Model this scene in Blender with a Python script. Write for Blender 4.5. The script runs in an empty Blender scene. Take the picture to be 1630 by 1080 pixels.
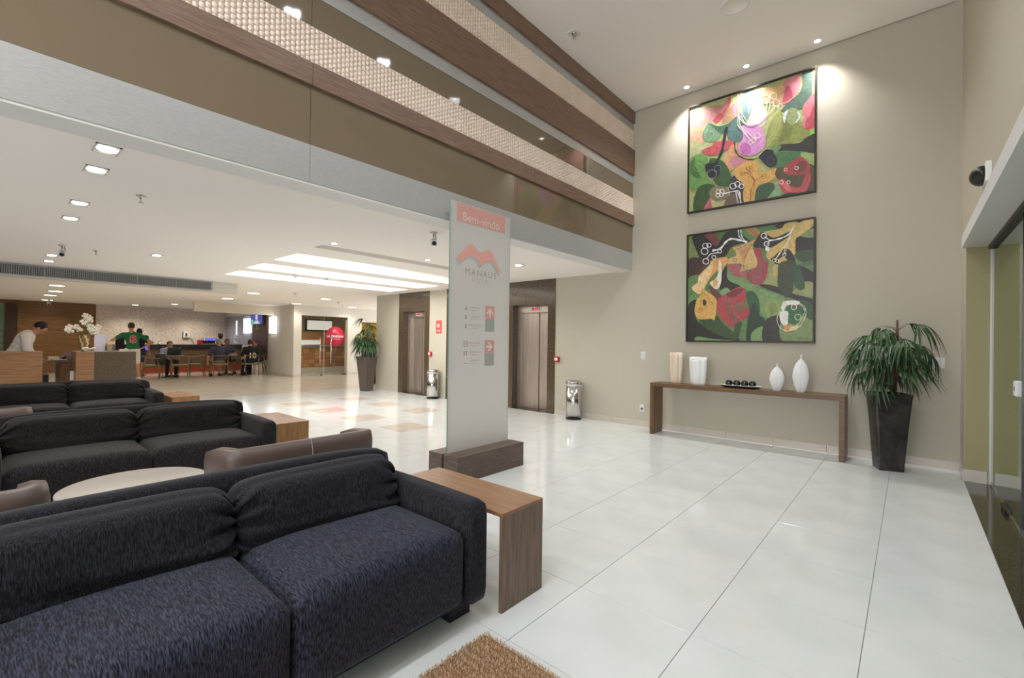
import bpy, bmesh, math, random
from mathutils import Vector, Matrix, Euler
import numpy as np
random.seed(7)
PI = math.pi
C = bpy.context.scene.collection
SC = bpy.context.scene

# ------------------------------------------------------------ camera
cd = bpy.data.cameras.new('camera'); cam = bpy.data.objects.new('camera', cd); C.objects.link(cam)
R_, U_, F_ = Vector((0.753876, 0.656881, 0.013322)), Vector((-0.006327, -0.013017, 0.999895)), Vector((-0.656986, 0.753882, 0.005657))
cam.matrix_world = Matrix(((R_.x, U_.x, -F_.x, 0), (R_.y, U_.y, -F_.y, 0), (R_.z, U_.z, -F_.z, 1.338), (0, 0, 0, 1)))
cd.sensor_width = 36; cd.lens = 16.0412; cd.clip_start = 0.05; cd.clip_end = 200
SC.camera = cam
# ------------------------------------------------------------ world, exposure
w = bpy.data.worlds.new('world'); SC.world = w; w.use_nodes = True
w.node_tree.nodes['Background'].inputs[0].default_value = (0.965, 0.98, 1.02, 1)
w.node_tree.nodes['Background'].inputs[1].default_value = 4.0
SC.view_settings.view_transform = 'Standard'; SC.view_settings.look = 'None'
SC.view_settings.gamma = 1; SC.view_settings.use_curve_mapping = False
SC.view_settings.exposure = 0.08
ATR_W, LOB_W, WASH_W = 7.4, 12.5, 14.5
WARM = (1.0, 0.90, 0.76); NEUT = (1.0, 0.965, 0.95); COOL = (0.93, 0.975, 1.03)
def area(name, loc, size, power, color=NEUT, rot=(0, 0, 0), shape='DISK', sy=None, spread=None, parent=None):
    l = bpy.data.lights.new(name, 'AREA'); l.shape = shape; l.size = size; l.energy = power; l.color = color
    if sy: l.size_y = sy
    if spread: l.spread = spread
    o = bpy.data.objects.new(name, l); C.objects.link(o); o.location = loc; o.rotation_euler = rot
    if parent: o.parent = parent
    return o
# large area lights added overhead, standing in for unseen rows of downlights
for x in (-2.9, -0.4):
    for y in (-3.6, -1.2):
        area('high_ceiling_fill', (x, y, 5.1), 0.5, ATR_W * 3.0, COOL)

# ------------------------------------------------------------ helpers
def s2l(c):
    return tuple(((v / 255) / 12.92 if v / 255 <= 0.04045 else ((v / 255 + 0.055) / 1.055) ** 2.4) for v in c[:3]) + (1,)
MATS = {}
def mat(name, col=(200, 200, 200), rough=0.5, metal=0.0, **k):
    """plain or noise-varied principled material; k: col2, nscale, ndet, stretch, bump, bscale, coat, emit, estr, trans, alpha, spec, wave"""
    if name in MATS: return MATS[name]
    m = bpy.data.materials.new(name); m.use_nodes = True; nt = m.node_tree; N = nt.nodes; L = nt.links
    b = N['Principled BSDF']; b.inputs['Base Color'].default_value = s2l(col); b.inputs['Roughness'].default_value = rough
    b.inputs['Metallic'].default_value = metal
    if 'spec' in k: b.inputs['Specular IOR Level'].default_value = k['spec']
    if 'coat' in k: b.inputs['Coat Weight'].default_value = k['coat']; b.inputs['Coat Roughness'].default_value = k.get('coatr', 0.1)
    if 'emit' in k: b.inputs['Emission Color'].default_value = s2l(k['emit']); b.inputs['Emission Strength'].default_value = k.get('estr', 1)
    if 'trans' in k: b.inputs['Transmission Weight'].default_value = k['trans']
    if 'ior' in k: b.inputs['IOR'].default_value = k['ior']
    if 'sheen' in k: b.inputs['Sheen Weight'].default_value = k['sheen']
    if 'col2' in k or 'bump' in k:
        tc = N.new('ShaderNodeTexCoord'); mp = N.new('ShaderNodeMapping'); L.new(tc.outputs['Object'], mp.inputs[0])
        mp.inputs['Scale'].default_value = k.get('stretch', (1, 1, 1))
        if 'rot' in k: mp.inputs['Rotation'].default_value = k['rot']
    if 'col2' in k:
        n = N.new('ShaderNodeTexNoise'); n.inputs['Scale'].default_value = k.get('nscale', 5); n.inputs['Detail'].default_value = k.get('ndet', 4)
        n.inputs['Distortion'].default_value = k.get('dist', 0)
        L.new(mp.outputs[0], n.inputs[0]); r = N.new('ShaderNodeValToRGB')
        r.color_ramp.elements[0].color = s2l(col); r.color_ramp.elements[1].color = s2l(k['col2'])
        lo, hi = k.get('ramp', (0.35, 0.65)); r.color_ramp.elements[0].position = lo; r.color_ramp.elements[1].position = hi
        L.new(n.outputs['Fac'], r.inputs[0]); L.new(r.outputs[0], b.inputs['Base Color'])
    if 'bump' in k:
        n2 = N.new('ShaderNodeTexNoise'); n2.inputs['Scale'].default_value = k.get('bscale', 60); n2.inputs['Detail'].default_value = 3
        L.new(mp.outputs[0], n2.inputs[0]); bp = N.new('ShaderNodeBump'); bp.inputs['Strength'].default_value = k['bump']
        bp.inputs['Distance'].default_value = k.get('bdist', 0.01)
        L.new(n2.outputs['Fac'], bp.inputs['Height']); L.new(bp.outputs[0], b.inputs['Normal'])
    MATS[name] = m; return m
M_WALL = mat('wall_paint', (192, 186, 169), 0.75, bump=0.03, bscale=120)
M_WALLW = mat('wall_paint_white', (214, 209, 199), 0.7)
M_CEIL = mat('ceiling_paint', (248, 242, 235), 0.85)
M_WHITE = mat('white_paint', (228, 226, 222), 0.5)
M_TILE = mat('porcelain_tile', (218, 221, 218), 0.10, col2=(226, 228, 226), nscale=3, spec=0.5)
M_TILE_A = mat('beige_tile', (208, 196, 182), 0.11, col2=(218, 208, 196), nscale=3, spec=0.6)
M_TILE_B = mat('warm_reflection_tile', (214, 207, 192), 0.10, col2=(221, 215, 202), nscale=2, spec=0.6)  # far floor: reflection of the warm walls put into the tile colour
M_GROUT = mat('grout', (150, 146, 140), 0.8)
M_SKIRT = mat('baseboard_tile', (205, 196, 184), 0.2)
M_METAL = mat('satin_aluminium', (184, 184, 183), 0.36, 0.45, col2=(192, 194, 196), nscale=30, stretch=(1, 1, 8))
M_TAUPE = mat('taupe_glass', (124, 110, 90), 0.05, spec=0.6)
M_WOODB = mat('walnut_band', (112, 86, 70), 0.35, col2=(138, 112, 94), nscale=7, ndet=8, stretch=(1, 0.6, 14), dist=0.6)
M_WEAVE = mat('cream_ceramic', (246, 230, 216), 0.45, col2=(238, 220, 204), nscale=3)
M_WALNUT = mat('walnut', (92, 66, 42), 0.35, col2=(122, 92, 60), nscale=5, ndet=8, stretch=(0.7, 14, 14), dist=0.5)
M_WALNUTZ = mat('walnut_vertical', (100, 80, 66), 0.35, col2=(128, 104, 86), nscale=5, ndet=8, stretch=(14, 14, 0.7), dist=0.5)
M_OAK = mat('reception_wood', (128, 92, 62), 0.4, col2=(158, 118, 82), nscale=5, ndet=8, stretch=(1, 0.5, 12), dist=0.6)
M_DWOOD = mat('wenge_wood', (84, 70, 62), 0.4, col2=(108, 92, 82), nscale=5, ndet=8, stretch=(2, 0.7, 16), dist=0.5)
M_GRAN = mat('brown_granite', (62, 50, 38), 0.12, col2=(112, 96, 78), nscale=90, ndet=5, ramp=(0.42, 0.62), spec=0.6)
M_GRAND = mat('dark_granite', (42, 36, 28), 0.1, col2=(84, 74, 58), nscale=80, ndet=5, ramp=(0.42, 0.65), spec=0.6)
M_STEEL = mat('brushed_steel', (204, 192, 182), 0.34, 0.8, col2=(186, 174, 164), nscale=40, stretch=(1, 1, 0.05))
M_CHROME = mat('polished_steel', (200, 198, 196), 0.14, 1.0)
M_BLACK = mat('black_plastic', (22, 21, 22), 0.35)
M_DARK = mat('dark_grey', (52, 50, 50), 0.5)
M_LEN = mat('lamp_lens', (255, 255, 255), 0.4, emit=(255, 250, 240), estr=14)
M_LENS = mat('lamp_diffuser', (255, 255, 255), 0.4, emit=(255, 246, 228), estr=5)
M_MOSA = mat('stone_mosaic', (196, 180, 165), 0.6, col2=(230, 218, 206), nscale=22, ndet=8, ramp=(0.34, 0.64), bump=0.4, bscale=50)
M_RED = mat('red_plastic', (190, 30, 34), 0.4)

def bm_obj(name, bm, m=None, parent=None, smooth=False, label=None, cat=None, group=None, kind=None, loc=None):
    me = bpy.data.meshes.new(name); bm.normal_update(); bm.to_mesh(me); bm.free()
    ms = m if isinstance(m, (list, tuple)) else [m]
    for q in ms:
        if q: me.materials.append(q)
    if smooth: me.polygons.foreach_set('use_smooth', [True] * len(me.polygons))
    o = bpy.data.objects.new(name, me); C.objects.link(o)
    if parent: o.parent = parent
    if loc: o.location = loc
    return tag(o, label, cat, group, kind)
def tag(o, label=None, cat=None, group=None, kind=None):
    if label: o['label'] = label
    if cat: o['category'] = cat
    if group: o['group'] = group
    if kind: o['kind'] = kind
    return o
def empty(name, loc=(0, 0, 0), rz=0, label=None, cat=None, group=None, kind=None):
    o = bpy.data.objects.new(name, None); C.objects.link(o); o.location = loc; o.rotation_euler = (0, 0, rz); o.empty_display_size = 0.1
    return tag(o, label, cat, group, kind)
def copy_tree(o, parent=None):
    c = o.copy(); C.objects.link(c)
    if parent: c.parent = parent
    for ch in [q for q in bpy.data.objects if q.parent == o]: copy_tree(ch, c)
    return c
def box(bm, x0, x1, y0, y1, z0, z1, bev=0.0, seg=2, mi=0):
    g = bmesh.ops.create_cube(bm, size=1)['verts']
    for v in g:
        v.co = Vector(((x0 + x1) / 2 + v.co.x * (x1 - x0), (y0 + y1) / 2 + v.co.y * (y1 - y0), (z0 + z1) / 2 + v.co.z * (z1 - z0)))
    fs = {f for v in g for f in v.link_faces}
    for f in fs: f.material_index = mi
    if bev > 0:
        es = list({e for v in g for e in v.link_edges})
        r = bmesh.ops.bevel(bm, geom=es, offset=bev, segments=seg, profile=0.5, affect='EDGES')
        for f in r['faces']: f.material_index = mi
    return g
def bxo(name, x0, x1, y0, y1, z0, z1, m, parent=None, bev=0.0, **k):
    bm = bmesh.new(); box(bm, x0, x1, y0, y1, z0, z1, bev); return bm_obj(name, bm, m, parent, **k)
def tube(bm, pts, rad, n=8, cap=True, mi=0):
    pts = [Vector(p) for p in pts]; rad = rad if isinstance(rad, (list, tuple)) else [rad] * len(pts)
    rings = []; up = Vector((0, 0, 1)); prev = None
    for i, p in enumerate(pts):
        d = (pts[min(i + 1, len(pts) - 1)] - pts[max(i - 1, 0)]).normalized()
        a = (up if abs(d.z) < 0.95 else Vector((1, 0, 0))) if prev is None else prev
        s = d.cross(a)
        if s.length < 1e-5: s = d.cross(Vector((1, 0, 0)))
        s.normalize(); t = s.cross(d).normalized(); prev = t
        rings.append([bm.verts.new(p + (s * math.cos(2 * PI * k / n) + t * math.sin(2 * PI * k / n)) * rad[i]) for k in range(n)])
    for a, b in zip(rings, rings[1:]):
        for k in range(n):
            f = bm.faces.new((a[k], a[(k + 1) % n], b[(k + 1) % n], b[k])); f.smooth = True; f.material_index = mi
    if cap:
        for r in (rings[0][::-1], rings[-1]):
            f = bm.faces.new(r); f.material_index = mi
    return rings
def lathe(bm, prof, n=24, c=(0, 0), z=0, sx=1, sy=1, cap=True, mi=0):
    rings = []
    for r, h in prof:
        rings.append([bm.verts.new((c[0] + r * sx * math.cos(2 * PI * k / n), c[1] + r * sy * math.sin(2 * PI * k / n), z + h)) for k in range(n)])
    for a, b in zip(rings, rings[1:]):
        for k in range(n):
            f = bm.faces.new((a[k], a[(k + 1) % n], b[(k + 1) % n], b[k])); f.smooth = True; f.material_index = mi
    if cap:
        bm.faces.new(rings[0][::-1]).material_index = mi; bm.faces.new(rings[-1]).material_index = mi
def ball(bm, c, r, sx=1, sy=1, sz=1, n=16, rot=None, mi=0):
    g = bmesh.ops.create_uvsphere(bm, u_segments=n, v_segments=max(6, n // 2), radius=r)['verts']
    for v in g:
        p = Vector((v.co.x * sx, v.co.y * sy, v.co.z * sz))
        if rot is not None: p = rot @ p
        v.co = p + Vector(c)
    for f in {f for v in g for f in v.link_faces}: f.smooth = True; f.material_index = mi
def plate(bm, u, v, w, holes, axis):
    """slab u=(u0,u1) v=(v0,v1) thick w, minus rectangular holes (u0,u1,v0,v1); axis names the thickness axis"""
    us = sorted({u[0], u[1]} | {h[i] for h in holes for i in (0, 1)}); vs = sorted({v[0], v[1]} | {h[i] for h in holes for i in (2, 3)})
    us = [a for a in us if u[0] <= a <= u[1]]; vs = [a for a in vs if v[0] <= a <= v[1]]
    def solid(i, j):
        if i < 0 or j < 0 or i >= len(us) - 1 or j >= len(vs) - 1: return False
        cu, cv = (us[i] + us[i + 1]) / 2, (vs[j] + vs[j + 1]) / 2
        return not any(h[0] < cu < h[1] and h[2] < cv < h[3] for h in holes)
    def P(a, b, c): return {'x': (c, a, b), 'y': (a, c, b), 'z': (a, b, c)}[axis]
    def quad(*p): bm.faces.new([bm.verts.new(q) for q in p])
    for i in range(len(us) - 1):
        for j in range(len(vs) - 1):
            if not solid(i, j): continue
            a, b, c, d = us[i], us[i + 1], vs[j], vs[j + 1]
            for k in w: quad(P(a, c, k), P(b, c, k), P(b, d, k), P(a, d, k))
            for (di, dj, e) in ((-1, 0, ((a, c), (a, d))), (1, 0, ((b, c), (b, d))), (0, -1, ((a, c), (b, c))), (0, 1, ((a, d), (b, d)))):
                if not solid(i + di, j + dj): quad(P(*e[0], w[0]), P(*e[1], w[0]), P(*e[1], w[1]), P(*e[0], w[1]))
    bmesh.ops.remove_doubles(bm, verts=bm.verts, dist=1e-5); bmesh.ops.recalc_face_normals(bm, faces=bm.faces)
def text_mesh(s, size, m, name, parent=None, mtx=None, extrude=0.0, spacing=1.0, bold=0.0):
    cu = bpy.data.curves.new(name, 'FONT'); cu.body = s; cu.size = size; cu.align_x = 'CENTER'; cu.align_y = 'CENTER'
    cu.extrude = extrude; cu.space_character = spacing; cu.offset = bold
    t = bpy.data.objects.new(name + '_text', cu); C.objects.link(t); dg = bpy.context.evaluated_depsgraph_get()
    me = bpy.data.meshes.new_from_object(t.evaluated_get(dg)); bpy.data.objects.remove(t)
    me.materials.clear(); me.materials.append(m)
    o = bpy.data.objects.new(name, me); C.objects.link(o)
    if parent: o.parent = parent
    if mtx is not None: o.matrix_local = mtx
    return o
def bake(o):
    """replace an object's mesh by its evaluated (modified) mesh"""
    dg = bpy.context.evaluated_depsgraph_get(); me = bpy.data.meshes.new_from_object(o.evaluated_get(dg)); o.modifiers.clear()
    me.name = o.name; o.data = me; return o

# ------------------------------------------------------------ setting: floor
YW, XR, XF, ZL, ZH = 6.94, 0.42, -3.45, 2.53, 5.14
bm = bmesh.new(); box(bm, -27, -11.0, -6, 13, -0.10, -0.004); box(bm, -11.0, XR, -6, YW + 0.3, -0.10, -0.004)
floor = bm_obj('floor', bm, M_GROUT, kind='structure')
TX = [-0.150 - 0.599 * k for k in range(-1, 19)]; TY = [2.745 + 0.599 * k for k in range(-9, 8)]
def tile_mesh(name, sx, sy, m):
    b = bmesh.new(); g = 0.0015; box(b, -sx / 2 + g, sx / 2 - g, -sy / 2 + g, sy / 2 - g, -0.01, 0, 0.0008, 1)
    me = bpy.data.meshes.new(name); b.to_mesh(me); b.free(); me.materials.append(m); return me
tm, tma, tmb = tile_mesh('tile', .599, .599, M_TILE), tile_mesh('tile_beige', .599, .599, M_TILE_A), tile_mesh('tile_warm_reflection', .599, .599, M_TILE_B)
tmr = tile_mesh('tile_cut', XR - TX[1], .599, M_TILE)
ACC = {(9, 4.24), (11, 4.24), (11, 5.44), (13, 5.44), (13, 4.24), (15, 5.44), (15, 4.24)}
n = 0
for k in range(0, 18):
    xa = TX[k + 1] - 0.2995
    for y in TY[:-1]:
        yc = y + 0.2995
        if yc < -2.2 or n >= 290: continue
        me = tma if any(k == a and abs(yc - b) < 0.1 for a, b in ACC) else tm
        o = bpy.data.objects.new('tile', me); C.objects.link(o); o.parent = floor; o.location = (xa, yc, 0); n += 1
for y in TY[:-1]:
    yc = y + 0.2995
    if yc < -2.2 or yc > 6.4 + 0.3: continue
    o = bpy.data.objects.new('tile', tmr); C.objects.link(o); o.parent = floor; o.location = ((XR + TX[1]) / 2, yc, 0)
bm = bmesh.new(); g = 0.0015
for i in range(0, 27):
    x1 = TX[19] - 0.599 * i
    for j in range(-14, 17):
        y0 = 2.745 + 0.599 * j
        if x1 > -11 and y0 > 6.9: continue
        box(bm, x1 - 0.599 + g, x1 - g, y0 + g, y0 + 0.599 - g, -0.01, 0, mi=1 if x1 < -11.5 else 0)
for k in range(-1, 18):
    for j in range(-14, -8):
        x1 = TX[k + 1]; y0 = 2.745 + 0.599 * j; box(bm, x1 - 0.599 + g, x1 - g, y0 + g, y0 + 0.599 - g, -0.01, 0)
bm_obj('distant_tiles', bm, [M_TILE, M_TILE_B], floor, kind='stuff')

# ------------------------------------------------------------ walls
ELEV = [(-6.22, -4.98), (-8.05, -6.82), (-9.91, -8.68)]
bm = bmesh.new()
plate(bm, (-10.95, XR), (0, ZH + .3), (YW, YW + 0.45), [(a, b, -1, ZL) for a, b in ELEV] + [(-11, XF - .25, ZL + 0.3, 6)], 'y')
wall_back = bm_obj('wall_back', bm, M_WALL, kind='structure')
bm = bmesh.new(); box(bm, -10.95, -10.90, YW + .45, 12.6, 0, ZL); bm_obj('wall_corridor', bm, M_WALLW, kind='structure')
# baseboard, one piece per tile
def skirt(name, pieces, kind='structure'):
    e = empty(name, kind=kind)
    for p in pieces: bxo('baseboard_tile', *p, M_SKIRT, e, 0.002)
    return e
ps = []; x = XR - 0.02
for a, b in ((XR, -4.98), (-6.22, -6.82), (-8.05, -8.68), (-9.91, -10.95)):
    x = a
    while x > b + 0.02:
        x2 = max(b, x - 0.599); ps.append((x2 + 0.001, x - 0.001, YW - 0.012, YW + 0.01, 0, 0.09)); x = x2
skirt('baseboard_back', ps)
# right wall with the glazed entrance
YJ, ZLI = 6.45, 2.34
bm = bmesh.new(); box(bm, XR, XR + 0.5, YJ, YW + .45, 0, ZH); box(bm, XR, XR + 0.5, -6, YJ, 2.44, ZH)
M_WALLR = mat('wall_paint_cream', (196, 188, 168), 0.7); M_WALLG = mat('wall_paint_olive', (168, 160, 118), 0.7)
wr = bm_obj('wall_right', bm, M_WALLR, kind='structure')
bm = bmesh.new(); box(bm, XR + 0.004, XR + .5, YJ - 0.006, YJ + 0.001, 0.09, ZLI); bm_obj('jamb_lining', bm, M_WALLG, wr)
bm = bmesh.new(); box(bm, XR - 0.03, XR + 0.5, -6, YJ, ZLI, 2.46); bm_obj('trim_1', bm, M_WHITE, kind='structure')
skirt('baseboard_right', [(XR - 0.012, XR + 0.01, YJ, YW - 0.012, 0, 0.12), (XR - 0.01, XR + 0.16, YJ - 0.014, YJ, 0, 0.12), (XR + 0.20, XR + 0.5, YJ - 0.014, YJ, 0, 0.12)])
bm = bmesh.new(); box(bm, XR, XR + 0.56, -6, YJ, -0.1, 0.003); bm_obj('trim_2', bm, M_GRAND, kind='structure')   # granite threshold
# glazing
M_GLASS = mat('entrance_glass', (205, 222, 208), 0.0, trans=1.0, ior=1.45)
M_GEDGE = mat('glass_edge', (16, 24, 20), 0.15)
gw = empty('window_1', kind='structure')
gx = XR + 0.185
bxo('glass_pane', gx, gx + 0.01, 4.84, YJ - 0.02, 0.03, ZLI - 0.01, M_GLASS, gw)
bxo('glass_pane', gx + .05, gx + 0.06, 2.2, 4.88, 0.03, ZLI - 0.01, M_GLASS, gw)
bxo('glass_pane', gx + .05, gx + 0.06, -0.1, 2.18, 0.03, ZLI - 0.01, M_GLASS, gw)
bxo('pane_edge', gx + .03, gx + 0.055, 4.865, 4.89, 0.02, ZLI - 0.01, M_GEDGE, gw)
bxo('pane_edge', gx - 0.002, gx + 0.012, 4.815, 4.84, 0.02, ZLI - 0.01, M_GEDGE, gw)
bxo('wall_channel', gx - 0.012, gx + 0.022, YJ - 0.02, YJ, 0.0, ZLI, M_WHITE, gw)
bxo('ceiling_track', gx - 0.03, gx + 0.10, -6, YJ - 0.02, ZLI - 0.035, ZLI, M_DARK, gw)
bxo('floor_track', gx - 0.008, gx + 0.02, -6, YJ - 0.02, 0.0, 0.03, M_CHROME, gw)
bm = bmesh.new(); box(bm, gx - .02, gx + .03, 5.35, 5.6, 0.0, 0.05, 0.01); bm_obj('floor_guide', bm, M_BLACK, gw)
bxo('door_lock', gx - .03, gx + .04, 4.86, 4.96, .99, 1.10, M_WHITE, gw, .008); bxo('keyhole', gx - .032, gx - .029, 4.89, 4.91, 1.03, 1.06, M_BLACK, gw)
# the porch beyond the glass
bm = bmesh.new(); box(bm, XR + .56, 5, -6, 9, -0.1, 0.0); bm_obj('floor_porch', bm, mat('porch_tile', (196, 200, 190), 0.15), kind='structure')
bm = bmesh.new(); box(bm, XR + .5, 5, YW, YW + .3, 0, 4.0); bm_obj('wall_porch', bm, mat('porch_wall', (150, 160, 128), 0.6), kind='structure')
bm = bmesh.new(); box(bm, 4.9, 5.1, -6, YW, 0, 4.0); bm_obj('wall_porch_outer', bm, mat('porch_wall_dark', (96, 106, 86), 0.6), kind='structure')
bm = bmesh.new(); box(bm, XR + .5, 5.1, -6, YW + .3, 3.0, 3.1); bm_obj('ceiling_porch', bm, M_CEIL, kind='structure')
# ------------------------------------------------------------ ceilings
bm = bmesh.new(); plate(bm, (XF - 0.2, XR + 0.3), (-6, YW - 0.02), (ZH, ZH + 0.15), [], 'z'); bm_obj('ceiling', bm, M_CEIL, kind='structure')
bm = bmesh.new(); box(bm, XF, XR, YW - 0.02, YW - 0.0005, ZH + 0.06, ZH + 0.15); bm_obj('trim_3', bm, M_DARK, kind='structure')
SLOTS = [(-5.85, -5.60, 2.76, 6.5), (-7.27, -6.45, 2.82, 6.5), (-8.50, -7.74, 2.85, 6.45), (-9.70, -8.92, 2.90, 6.5)]
bm = bmesh.new()
plate(bm, (-25, -3.675), (-6, 13), (ZL, ZL + 0.22), [s for s in SLOTS] + [(-11.0, -3.0, YW + .4, 14)], 'z')
plate2 = bmesh.new(); box(bm, -3.665, XF - 0.24, -6, YW, ZL, ZL + 0.2); box(bm, -3.675, -3.665, -6, YW, ZL + .01, ZL + .2)
box(bm, -25, -3.9, -6, 13, ZL + .22, ZL + .24)
bm_obj('ceiling_lobby', bm, M_CEIL, kind='structure'); plate2.free()
# ------------------------------------------------------------ fascia (wall_left)
fas = empty('wall_left', kind='structure')
JB = [-6.0, -2.5, 1.59, 4.30, YW]; JG = [-6.0, -2.5, 1.59, 4.02, 5.6, YW]
bxo('core', XF - 0.24, XF - 0.03, -6, YW, ZL, ZH, M_CEIL, fas)
def band(name, z0, z1, d, m, joints, bev=0.002):
    for a, b in zip(joints, joints[1:]): bxo(name, XF - 0.03, XF + d, a + 0.0015, b - 0.0015, z0, z1, m, fas, bev)
band('metal_band', 2.53, 2.818, 0.004, M_METAL, JB)
bxo('soffit_edge', XF - 0.24, XF - 0.002, -6, YW, 2.515, 2.53, M_WHITE, fas)
band('glass_panel', 2.820, 3.262, 0.0, M_TAUPE, JG)
band('wood_band', 3.262, 3.434, 0.03, M_WOODB, JB)
band('glass_panel', 3.715, 3.960, 0.0, M_TAUPE, JG)
band('metal_band', 3.962, 4.092, 0.004, M_METAL, JB)
band('wood_band', 4.092, 4.505, 0.03, M_WOODB, JB)
band('metal_band', 4.82, 4.95, 0.0, M_METAL, JB)
band('wood_band', 4.95, 5.138, 0.03, M_WOODB, JB)
def weave_mesh(w, h):
    b = bmesh.new(); N = 5; rows = []
    for i in range(N):
        u = i / (N - 1); r = []
        for j in range(3):
            v = j / 2; d = 0.008 + 0.009 * math.sin(PI * (0.15 + 0.6 * u)) - 0.003 * abs(v - 0.5)
            if i in (0, N - 1): d -= 0.002
            r.append(b.verts.new((d, (v - .5) * (w - 0.002), (u - .5) * h)))
        rows.append(r)
    for a, c in zip(rows, rows[1:]):
        for j in range(2): f = b.faces.new((a[j], a[j + 1], c[j + 1], c[j])); f.smooth = True
    # side walls back to the base
    bd = [e for e in b.edges if e.is_boundary]; r = bmesh.ops.extrude_edge_only(b, edges=bd)
    for v in [q for q in r['geom'] if isinstance(q, bmesh.types.BMVert)]: v.co.x = -0.004
    bmesh.ops.recalc_face_normals(b, faces=b.faces)
    return b
WW, WH = 0.036, 0.0401
wb = weave_mesh(WW, WH); wme = bpy.data.meshes.new('weave_tile'); wb.to_mesh(wme); wme.materials.append(M_WEAVE)
def weave_spots(z0, z1, y0):
    out = []; y = YW - WW / 2; c = 0
    while y > y0:
        nr = int(round((z1 - z0) / WH)); off = 0 if c % 2 else WH / 2
        for r in range(nr + (1 if off else 0)):
            z = z0 + WH / 2 + r * WH - off
            out.append((y, min(max(z, z0 + WH * .25), z1 - WH * .25), 0.5 if (z < z0 + 0.01 or z > z1 - 0.01) else 1.0))
        y -= WW; c += 1
    return out
bxo('weave_backing', XF - 0.03, XF + 0.001, -6, YW, 3.434, 3.715, M_WEAVE, fas)
bxo('weave_backing', XF - 0.03, XF + 0.001, -6, YW, 4.505, 4.82, M_WEAVE, fas)
sp1 = sorted(weave_spots(3.434, 3.715, 0.4)); sp2 = weave_spots(4.505, 4.82, 1.9)
for (y, z, s) in sp1[:]:
    if y < 0.85: continue
vis = [q for q in sp1 if q[0] > 0.75]; part, rest = vis[:290], vis[290:] + [q for q in sp1 if q[0] <= 0.75]
for (y, z, s) in part:
    o = bpy.data.objects.new('weave_tile', wme); C.objects.link(o); o.parent = fas; o.location = (XF, y, z); o.scale = (1, 1, s)
def merged(name, spots):
    src = [(v.co.copy()) for v in wb.verts]; wb.verts.ensure_lookup_table(); wb.verts.index_update()
    fs = [[v.index for v in f.verts] for f in wb.faces]; V = []; Fc = []
    for (y, z, s) in spots:
        n0 = len(V); V += [(XF + c.x, y + c.y, z + c.z * s) for c in src]; Fc += [[i + n0 for i in f] for f in fs]
    me = bpy.data.meshes.new(name); me.from_pydata(V, [], Fc); me.materials.append(M_WEAVE); me.polygons.foreach_set('use_smooth', [True] * len(Fc))
    o = bpy.data.objects.new(name, me); C.objects.link(o); o.parent = fas; o['kind'] = 'stuff'
merged('weave_tiles', rest); merged('weave_tiles', sp2)
wb.free()
# ------------------------------------------------------------ lifts
def lift(n, x0, x1):
    e = empty('door_%d' % n, (0, 0, 0), kind='structure'); ix0, ix1 = x0 + 0.20, x1 - 0.17; zo = 2.06; yd = YW + 0.20
    bm = bmesh.new(); box(bm, x0, ix0, YW - 0.01, YW + 0.45, 0, ZL); box(bm, ix1, x1, YW - 0.01, YW + 0.45, 0, ZL); bm_obj('granite_jamb', bm, M_GRAN, e)
    bxo('granite_header', ix0, ix1, YW - 0.01, YW + 0.45, zo, ZL, M_GRAN, e)
    bm = bmesh.new(); box(bm, ix0, ix0 + 0.09, yd - 0.06, yd + .2, 0, zo - .14); box(bm, ix1 - 0.03, ix1, yd - 0.06, yd + .2, 0, zo - .14); bm_obj('steel_frame', bm, M_STEEL, e)
    h = bxo('steel_header', ix0, ix1, yd - 0.06, yd + .2, zo - .14, zo, M_STEEL, e)
    mid = (ix0 + .09 + ix1 - .03) / 2 + 0.04
    bxo('door_panel', ix0 + 0.09, mid - 0.004, yd + 0.0, yd + .03, 0.01, zo - .14, M_STEEL, e, 0.002)
    bxo('door_panel', mid + 0.004, ix1 - 0.03, yd + 0.02, yd + .05, 0.01, zo - .14, M_STEEL, e, 0.002)
    bxo('shaft_back', ix0, ix1, yd + .055, yd + .06, 0, zo - .14, M_BLACK, e)
    bxo('sill', ix0, ix1, YW - 0.01, yd + .2, 0, 0.008, M_GRAND, e)
    cx = (ix0 + ix1) / 2 + 0.02; bm = bmesh.new(); box(bm, cx - .10, cx + .10, yd - .075, yd - .06, zo - .105, zo - .035, 0.02, 3)
    d = bm_obj('display', bm, M_WHITE, e, label='white rounded floor display')
    bxo('display_screen', cx - .07, cx + .07, yd - .078, yd - .074, zo - .092, zo - .048, mat('display_dark', (40, 8, 10), 0.3), d)
    for q in (-.025, .02): bxo('display_digit', cx + q, cx + q + .022, yd - .080, yd - .077, zo - .088, zo - .052, mat('display_red', (255, 40, 50), 0.4, emit=(255, 40, 60), estr=3), d)
for i, (a, b) in enumerate(ELEV): lift(i + 1, a, b)
# cool grille bulkhead
bh = empty('trim_4', kind='structure')
bxo('bulkhead', -11.40, -11.17, -6, 3.59, 2.31, ZL, M_WALLW, bh)
gy = [-0.6, 0.0, 0.62, 1.24, 1.86, 2.48, 3.09]
bxo('grille_backing', -11.17, -11.165, -1.2, 3.09, 2.335, 2.515, M_DARK, bh)
bm = bmesh.new()
for a, b in zip(gy, gy[1:]):
    y = a + 0.015
    while y < b - 0.02:
        vs = [(-11.165, y, 2.345), (-11.150, y + 0.012, 2.345), (-11.150, y + 0.012, 2.505), (-11.165, y, 2.505)]
        vs2 = [(q[0] + 0.001, q[1] + 0.006, q[2]) for q in vs]; V = [bm.verts.new(q) for q in vs + vs2]
        for f in ((0, 1, 2, 3), (7, 6, 5, 4), (0, 4, 5, 1), (1, 5, 6, 2), (2, 6, 7, 3), (3, 7, 4, 0)): bm.faces.new([V[i] for i in f])
        y += 0.026
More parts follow.
